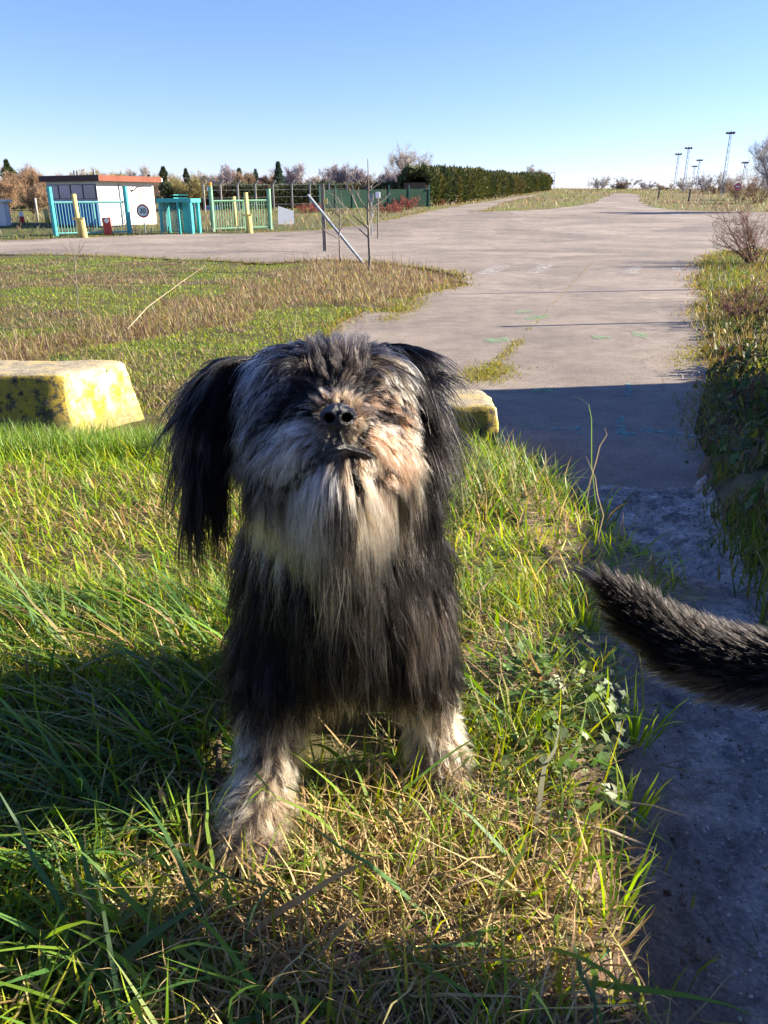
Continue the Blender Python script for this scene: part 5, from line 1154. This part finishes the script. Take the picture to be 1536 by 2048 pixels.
def coat(p, r):
    """coat colour at skin point p; r in 0..1 picks between the hairs of a mixed patch"""
    f, t, w = headc(p); n = len(p); dn = np.linalg.norm(p - NO, axis=1)
    c = np.tile(DARK, (n, 1)); ch = lambda m, col: c.__setitem__(m, col)
    ishead = (dn < .30) & (p[:, 2] > 1.47) & (p[:, 1] < .84)
    at = abs(t)
    rel = p - NO; cx = rel[:, 0]; cy = rel @ V3(0, SP, CP)
    hi = ishead & (cy > .003); ch(hi & (r < .22), BRN)
    ch(hi & (cx < -.018) & (cy > .030) & (r < .52), SIL); ch(hi & (cx < -.062) & (r < .55), SIL)
    ch(hi & (cx > .014) & (cx < .07) & (cy > .032) & (r < .60), CREAM * .8); ch(hi & (cx > .062) & (cx < .076) & (r < .62), SIL)
    ch(hi & (cx > -.042) & (cx < .026) & (cy > .018), DARK * 1.5); ch(hi & (cx > -.036) & (cx < .024) & (cy > .03) & (r < .30), BRN * .7)
    ch(hi & (cx > .018) & (cx < .062) & (cy < .034) & (r < .5), V3(.24, .11, .06)); ch(hi & (cx > .018) & (cx < .062) & (cy < .034) & (r > .8), TAN)
    ch(hi & (cx < -.018) & (cx > -.06) & (cy < .03) & (r > .88), TAN * .7)
    ch(ishead & (np.hypot(cx, cy) < .022), TAN * .45); ch(ishead & (np.hypot(cx, cy) < .022) & (r < .4), BRN)
    ch(ishead & (cx < -.020) & (cx > -.060) & (cy > -.012) & (cy < .030) & (r < .93), DARK)
    ch(ishead & (cx > .022) & (cx < .058) & (cy > .004) & (cy < .030) & (r > .45), DARK)
    ch(hi & (abs(cx) > .095), DARK)
    lo_ = ishead & ~hi
    ch(lo_ & (cx <= .0), SIL * .95); ch(lo_ & (cx > .0), CREAM * .95); ch(lo_ & (r > .80), BRN); ch(lo_ & (cx > .004) & (r < .30), TAN)
    ch(lo_ & (cx > .026) & (cx < .060) & (cy > -.045) & (cy < -.004) & (r < .6), RED)
    ch(lo_ & (cx < -.055) & (cy > -.05) & (r > .55), DARK); ch(lo_ & (abs(cx + .0) < .011) & (cy < -.050) & (r > .3), DARK * 2)
    ch(lo_ & (cx < -.092) & (r > .3), DARK); ch(lo_ & (cx > .072) & (r > .15), DARK); ch(lo_ & (cy < -.085) & (r > .6), DARK)
    seam = ishead & (abs(JAW(p) - MUZ(p)) < .0018) & (f > .03); ch(seam, DARK)
    # chest bib
    bib = (~ishead) & (p[:, 1] < .86) & (p[:, 2] > 1.27) & (abs(p[:, 0] + .045) < .05); ch(bib & (r < .12), GBR)
    nk = (~ishead) & (p[:, 2] > 1.43) & (p[:, 1] < .87); ch(nk & (r < .16) & (p[:, 1] < .82), SIL * .7); ch(nk & (r < .16) & (p[:, 1] < .82) & (p[:, 0] > -.04), TAN * .7)
    # legs
    for (lx, g, ly) in ((-.15, gl, .80), (.075, gr_, .89)):
        near_ = (np.hypot(p[:, 0] - lx, p[:, 1] - ly) < .125) & (p[:, 2] < g + .26)
        hgt = p[:, 2] - g; inner = (p[:, 0] + .04) * (lx + .04) < (lx + .04) ** 2 * .95
        lo = near_ & (hgt < .09 + .11 * r); ch(lo, CREAM * 1.15); ch(lo & (r < .3), TAN * 1.1)
        mid = near_ & ~lo; ch(mid & (r < .45), GBR * 1.3); ch(mid & (inner) & (r < .7), TAN * .75); ch(mid & (hgt > .13 + .12 * r), DARK)
        st = near_ & (hgt > .09) & (hgt < .2) & (abs(p[:, 0] - lx - .0) < .012) & (p[:, 1] < ly) & (r > .6); ch(st, BRN * .6)
    hf = (p[:, 1] > .93) & (p[:, 2] < 1.05); ch(hf, TAN * .8)
    return c
r_ = vhash((bco[:, 0] * 400).astype(int), (bco[:, 2] * 400).astype(int), 5)
sk = coat(bco, r_) * .18  # coat colour darkened on the skin, painting shade into gaps between locks
a_ = body_me.attributes.new('col', 'FLOAT_COLOR', 'POINT'); q = np.ones((len(bco), 4), np.float32); q[:, :3] = sk; a_.data.foreach_set('color', q.ravel())
body_me.materials.clear(); body_me.materials.append(M_SKIN)
dog = link('dog', body_me, label='shaggy black and grey dog with long ears facing the camera, tan paws in the grass', cat='dog')
tri = mesh_tris(body_me, bco)

def coat_groups(root, head):
    n = len(root); nr = DS.grad(root); f, t, w = headc(root); dn = np.linalg.norm(root - NO, axis=1)
    q_ = np.floor(root / .010).astype(np.int64); r = np.where(rng.random(n) < .5, vhash(q_[:, 0] * 31 + q_[:, 1], q_[:, 2], 77), rng.random(n)); c = coat(root, r)
    down = np.tile(V3(0, 0, -1), (n, 1))
    if head:
        sg = np.tanh(t / .012)[:, None]
        radial = unit(root - NO)
        F = radial * 1.0 + down * .35
        t = t - .006; up = (w > .018) & (f < .07)
        F = np.where(up[:, None], SD * sg * .75 + AX * .15 + down * .75, F)
        und = (w < -.02) & (f > .0)
        F = np.where(und[:, None], down * 1.0 + AX * .18 + SD * sg * .16, F)
        sidem = (w <= .012) & (w >= -.03) & (f > .03)
        F = np.where(sidem[:, None], down * .75 + SD * sg * .7 - AX * .4, F)
        rel = root - NO; cx = rel[:, 0]; cy = rel @ V3(0, SP, CP); cm = -.025 - .65 * abs(cx)
        aroundm = (cy > cm) & (cy < .003) & (abs(cx) < .06) & (w < .02)
        F = np.where(aroundm[:, None], SD * sg * 1.0 + down * .55 - AX * .3, F)
        crest = up & (abs(t) < .026); F = np.where(crest[:, None], UP * .8 - AX * .35 + SD * t[:, None] * 12 + V3(0, 0, .5), F)
        Ft = F - (F * nr).sum(1, keepdims=True) * nr
        lift = np.where(up & (abs(t) < .018), .45, np.where(und, .6, .30))[:, None]
        d0 = unit(unit(Ft) + nr * lift) + rng.normal(0, .07, (n, 3))
        L_ = np.interp(dn, [.010, .022, .04, .06, .09, .13, .20], [.003, .007, .016, .028, .042, .048, .060])
        L_ = np.where((w < -.01) & (dn > .035), np.maximum(L_, .040), L_)
        L_ = np.where(und & (dn > .03), (.046 + .014 * sst(.04, .09, dn)) * (.7 + .6 * rng.random(n)), L_)
        L_ = np.where((abs(JAW(root) - MUZ(root)) < .002) & (f > .03), .006, L_)
        L_ = np.where((w > .02) & (f > .055), .022, L_)
        L_ = np.where(up & (abs(t) < .03), .022, L_)
        L_ = np.where(aroundm, np.minimum(L_, .009 + .7 * (cy - cm)), L_); L_ = np.where((dn < .05) & (cy > 0), np.minimum(L_, .011), L_)
        L_ = np.where((abs(cx) < .066) & (cy > -.012) & (cy < .058), np.minimum(L_, .017), L_)
        g = np.where(crest, .06, np.where(up, .40, .30)); g = np.where(und, .5, g); g = np.where(dn < .035, .05, g)
        L_ = L_ * rng.uniform(.75, 1.15, n)
        return [(root, d0, L_, g, c * .45, c * 1.3, n // 22, .86, .034, 1.0)]  # roots darkened in colour to paint depth shade into the head fur
    F = down + nr * .1; F[:, 0] += .25 * np.sign(root[:, 0] + .055) * (root[:, 2] < 1.5)
    z = root[:, 2]
    backm = (root[:, 1] > .95) & (z > 1.2); F = np.where(backm[:, None], V3(0, 1, -.3) + 0 * F, F)
    low = ((root[:, 1] < .84) & (z < gl + .12) & (root[:, 0] < -.04)) | ((root[:, 0] > 0) & (z < gr_ + .12) & (root[:, 1] < .95))
    paw = ((root[:, 0] < -.04) & (z < gl + .055) & (root[:, 1] < .85)) | ((root[:, 0] > .02) & (z < gr_ + .055) & (root[:, 1] < .95))
    F = np.where(paw[:, None], V3(0, -.8, -.6) + 0 * F, F)
    Ft = F - (F * nr).sum(1, keepdims=True) * nr
    d0 = unit(unit(Ft) + nr * np.where(low, .55, .38)[:, None]) + rng.normal(0, .09, (n, 3))
    L_ = np.interp(z, [1.0, 1.15, 1.22, 1.30, 1.42, 1.55], [.030, .038, .050, .065, .075, .07])
    bib = (root[:, 1] < .86) & (abs(root[:, 0] + .045) < .06) & (z > 1.26); L_ = np.where(bib, .085, L_)
    L_ = np.where(low, .030, L_); L_ = np.where(paw, .015, L_)
    L_ = L_ * rng.uniform(.6, 1.2, n) * (.65 + .8 * vhash(np.floor(root[:, 0] / .018).astype(np.int64), np.floor(root[:, 1] / .018).astype(np.int64), 6)); g = np.where(paw, .05, np.where(low, .15, .45))
    return [(root, d0, L_, g, c * .45, c * 1.25, n // 24, .88, .036, 1.0)]  # same painted depth: body hair darker at the root
ishd = lambda p: (np.linalg.norm(p - NO, axis=1) < .24) & (p[:, 2] > 1.49)
vis = lambda p: np.where(p[:, 1] < .95, 1.0, .35)
RH = sample(tri, bco, 40000, lambda p: ishd(p) * np.where(np.linalg.norm(p - NO, axis=1) < .09, 2.0, 1.0) + 1e-9)
RH = RH[ishd(RH) & (np.linalg.norm(RH - NO, axis=1) > .0155)]
# lips: dark seam where muzzle and jaw meet, found on the body surface along the mouth's path
def hit(px, py):
    lo, hi = .45, .95; q = np.array([pv(px, py, d) for d in np.linspace(lo, hi, 400)]); e = DS(q); k = np.argmax(e < 0); return q[k] if (e < 0).any() else None
pv = lambda *a: np.array(P(*a)[:])
MP = [hit(*q) for q in ((572, 985), (590, 955), (620, 925), (655, 903), (690, 893), (725, 902), (765, 925), (800, 958), (822, 995))]
MP = [q for q in MP if q is not None]; dm_ = np.min([np.linalg.norm(RH - q, axis=1) for a_, b_ in zip(MP, MP[1:]) for q in (a_, (a_ + b_) / 2)], axis=0)
RH = RH[dm_ > .0050]
RB = sample(tri, bco, 58000, lambda p: (~ishd(p)) * vis(p) * np.where(p[:, 2] < 1.25, 1.5, 1.0) + 1e-9); RB = RB[~ishd(RB)]
# wavy locks that hang from chin and throat over the black chest
def locks(cpx, n, ng, Lr, cols, thick=1.15):
    RT = sample(tri, bco, n * 60, lambda p: ((p[:, 1] < .90) & (p[:, 2] > 1.28)) + 1e-9)
    d_ = RT[:, 1] * CP - (RT[:, 2] - EYE) * SP; qx = 768 + FPX * RT[:, 0] / d_; qy = 1024 - FPX * (RT[:, 1] * SP + (RT[:, 2] - EYE) * CP) / d_
    k = (qx > cpx[0]) & (qx < cpx[1]) & (qy > cpx[2]) & (qy < cpx[3]) & (DS.grad(RT)[:, 1] < .1); RT = RT[k][:n]; n = len(RT)
    nr = DS.grad(RT); d0 = unit(V3(0, 0, -1) + nr * .7) + rng.normal(0, .08, (n, 3)); c = pick(cols, n)
    return [(RT, d0, rng.uniform(*Lr, n), rng.uniform(.3, .6, n), c * .5, c * 1.15, ng, .96, .035, thick)]  # lock roots darkened too, as painted depth
EXTRA = locks((625, 760, 1040, 1150), 700, 16, (.07, .12), [GBR, TAN * .6, DARK, DARK]) + locks((590, 770, 1120, 1300), 500, 14, (.06, .10), [GBR * .8, DARK, DARK]) + locks((800, 930, 1150, 1400), 1500, 26, (.06, .10), [DARK, BRN, GBR])
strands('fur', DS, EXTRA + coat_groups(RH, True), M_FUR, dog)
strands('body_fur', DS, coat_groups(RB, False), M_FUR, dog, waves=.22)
# loose long locks under the chin and stray hairs
# ears
def ear(pts3, rads, sgn, n):
    E = SDF([(pts3[i], pts3[i + 1], rads[i], rads[i + 1]) for i in range(len(pts3) - 1)], .004)
    me, co = sdf_mesh('ear', E, .004)
    a_ = me.attributes.new('col', 'FLOAT_COLOR', 'POINT'); q = np.ones((len(co), 4), np.float32); q[:, :3] = DARK; a_.data.foreach_set('color', q.ravel()); me.materials.clear(); me.materials.append(M_SKIN)
    e = link('ear', me, dog, label='long-haired black ear')
    tr = mesh_tris(me, co); rt = sample(tr, co, n, lambda p: 1 + 1.2 * (np.linalg.norm(p - pts3[0], axis=1) < .03)); nr = E.grad(rt)
    tt = np.clip(((rt - pts3[0]) @ (pts3[-1] - pts3[0])) / np.linalg.norm(pts3[-1] - pts3[0]) ** 2, 0, 1)
    k = np.minimum((tt * (len(pts3) - 1)).astype(int), len(pts3) - 2); fl = np.array([unit(pts3[i + 1] - pts3[i]) for i in range(len(pts3) - 1)])[k]
    d0 = unit(fl * 1.0 + nr * .15 + V3(0, 0, -.65)) + rng.normal(0, .07, (n, 3))
    L_ = np.where(rng.random(n) < .15, rng.uniform(.12, .19, n), rng.uniform(.05, .115, n)) * (.85 + .25 * tt); g = rng.uniform(.22, .42, n)
    c = np.tile(DARK * .5, (n, 1)) * rng.uniform(.5, 1.5, (n, 1)); m_ = rng.random(n) < .06; c[m_] = BRN * .7
    m2 = (rng.random(n) < .04) & (tt < .3) ; c[m2] = SIL * .4
    both = SDF(prims + [(pts3[i], pts3[i + 1], rads[i] * .5, rads[i + 1] * .5) for i in range(len(pts3) - 1)], .006)
    strands('ear_fur', both, [(rt, d0, L_, g, c, c, n // 40, .86, .020, 1.0)], M_FUR, e, rise=.012)
pv = lambda *a: np.array(P(*a)[:])
ear([pv(520, 728, .775), pv(462, 752, .765), pv(420, 815, .755), pv(405, 910, .75)], [.009, .017, .018, .012], -1, 10000)
ear([pv(770, 702, .80), pv(808, 728, .79), pv(828, 795, .785), pv(830, 895, .78)], [.009, .015, .018, .012], 1, 16000)
# nose
bm = bmesh.new(); bmesh.ops.create_uvsphere(bm, u_segments=64, v_segments=48, radius=1)
for v in bm.verts:
    x, y, z = v.co                       # local: x side, y forward (+), z up
    w = .0150 * (1 - .22 * max(0, -z)); X_, Y_, Z_ = x * w, y * .0105, z * .0115
    if y > 0: Y_ -= .0022 * math.exp(-(x / .10) ** 2) * (1 if z < .4 else .3)
    for s in (-1, 1):
        d2 = ((x - s * .46) / .26) ** 2 + ((z + .02) / .30) ** 2
        if y > 0: Y_ -= .0085 * math.exp(-d2 * d2)
        d3 = math.sqrt(((x - s * .46) / .40) ** 2 + ((z + .02) / .45) ** 2)
        if y > 0: Y_ += .0016 * math.exp(-((d3 - 1.0) / .25) ** 2)
        if y > 0 and z < 0: Y_ -= .004 * math.exp(-((x - s * .85) / .12) ** 2 - ((z + .25) / .15) ** 2)
    v.co = (X_, Y_, Z_)
me = bpy.data.meshes.new('nose'); bm.to_mesh(me); bm.free(); me.materials.append(M_NOSE)
me.materials.append(M_BLACK)
for p in me.polygons:
    p.use_smooth = True; c_ = p.center; s_ = 1 if c_.x > 0 else -1
    if c_.y > -.002 and ((c_.x / .015 - s_ * .46) / .25) ** 2 + ((c_.z / .0115 + .02) / .29) ** 2 < 1: p.material_index = 1
ns = link('nose', me, dog)
fw = Vector(unit(AX * .75 + V3(.02, -.75, .0))); sd = Vector(SD); uu = sd.cross(fw) * 1.0
uu = uu if uu.z > 0 else -uu; sd = fw.cross(uu)
ns.matrix_local = Matrix.Translation(Vector(NO)) @ Matrix((sd, fw, uu)).transposed().to_4x4()
for s in (-1, 1):
    b = MB(); bmesh.ops.create_uvsphere(b.bm, u_segments=20, v_segments=14, radius=.0095)
    e = b.build('eye', M_EYE, dog, smooth=True); e.location = hd(.068, s * .030, .028)

# ------------------------------------------------------------------ the second dog, its tail reaching into view
tp = [pv(1200, 1150, .80), pv(1275, 1225, .80), pv(1365, 1290, .79), pv(1460, 1325, .78), pv(1560, 1335, .77), pv(1660, 1335, .76)]
tr_ = [.004, .013, .020, .022, .023, .025]
bk = np.array([.64, .50, 1.27])
p2 = [(tp[i], tp[i + 1], tr_[i], tr_[i + 1]) for i in range(5)]
gz = 1.0
p2 += [(tp[5], bk, .030, .06), (bk, V3(.78, .32, 1.27), .070, .080), (V3(.78, .32, 1.27), V3(.92, .16, 1.30), .080, .090), (V3(.92, .16, 1.30), V3(1.03, .04, 1.41), .065, .055), (V3(1.03, .04, 1.44), V3(1.10, -.04, 1.45), .055, .045), (V3(1.10, -.04, 1.44), V3(1.16, -.11, 1.42), .035, .022)]
for (x, y, t) in ((.62, .44, 0), (.74, .50, 0), (.86, .10, 1), (.97, .18, 1)):
    g0 = float(hz(x, y)); p2 += [(V3(x, y, 1.24), V3(x + (.03 if not t else 0), y, g0 + .12), .045, .024), (V3(x + (.03 if not t else 0), y, g0 + .12), V3(x, y, g0 + .02), .022, .022), (V3(x, y, g0 + .02), V3(x + .02, y - .03, g0 + .015), .022, .017)]
for s in (-1, 1): p2.append((V3(1.04 + s * .035, .01 + s * .035, 1.48), V3(1.05 + s * .045, .03 + s * .045, 1.535), .018, .005))
D2 = SDF(p2, .012)
me2, co2 = sdf_mesh('dog', D2, .007)
a_ = me2.attributes.new('col', 'FLOAT_COLOR', 'POINT'); q = np.ones((len(co2), 4), np.float32); q[:, :3] = DARK; a_.data.foreach_set('color', q.ravel()); me2.materials.clear(); me2.materials.append(M_SKIN)
dog2 = link('dog', me2, label='black dog beside the path, only its raised bushy tail in view', cat='dog')
tr2 = mesh_tris(me2, co2)
ontail = lambda p: (p[:, 0] < .47) & (p[:, 1] > .55) & (p[:, 2] > 1.17)
rt = sample(tr2, co2, 26000, lambda p: np.where(ontail(p), 6.0, .5)); nr = D2.grad(rt); n = len(rt)
axt = np.array(tp); fl = unit(np.array([np.interp(rt[:, 0], (axt[:-1, 0] + axt[1:, 0]) / 2, (axt[:-1] - axt[1:])[:, i]) for i in range(3)]).T)
ot = ontail(rt)
F = np.where(ot[:, None], fl + V3(0, 0, -.1), V3(-.6, .4, -.5) + 0 * rt); Ft = F - (F * nr).sum(1, keepdims=True) * nr
under = (nr[:, 2] < -.1) & ot
d0 = unit(unit(Ft) + nr * np.where(ot, .05, .25)[:, None]) + rng.normal(0, .05, (n, 3))
L_ = np.where(ot, np.where(under, .034, .020), .03) * rng.uniform(.7, 1.2, n)
tipd = np.linalg.norm(rt - axt[0], axis=1); L_ = np.where(ot, L_ * np.interp(tipd, [0, .05], [1.25, 1]), L_)
c = np.tile(V3(.004, .0035, .0035), (n, 1)); rr = rng.random(n)
c[ot & (rr < .12)] = V3(.035, .025, .02); c[under & (rt[:, 0] > .30) & (rr > .45)] = V3(.17, .12, .07)
strands('fur', D2, [(rt, d0, L_, np.where(under, .10, .0), c, c * 1.2, n // 10, .5, .03, 1.0)], M_FUR, dog2, seglen=6, waves=.04, marg=.001)

toc = unit(np.array([0, 0, 1.8]) - NO)
MB().tube([q + toc * .007 for q in MP], [.0014] + [.0030] * (len(MP) - 2) + [.0014], 8).build('lips', M_NOSE, dog, smooth=True)
MB().tube([NO + V3(.0, .004, -.012), MP[len(MP) // 2] + toc * .004], [.0022, .0025], 8).build('philtrum', M_NOSE, dog, smooth=True)
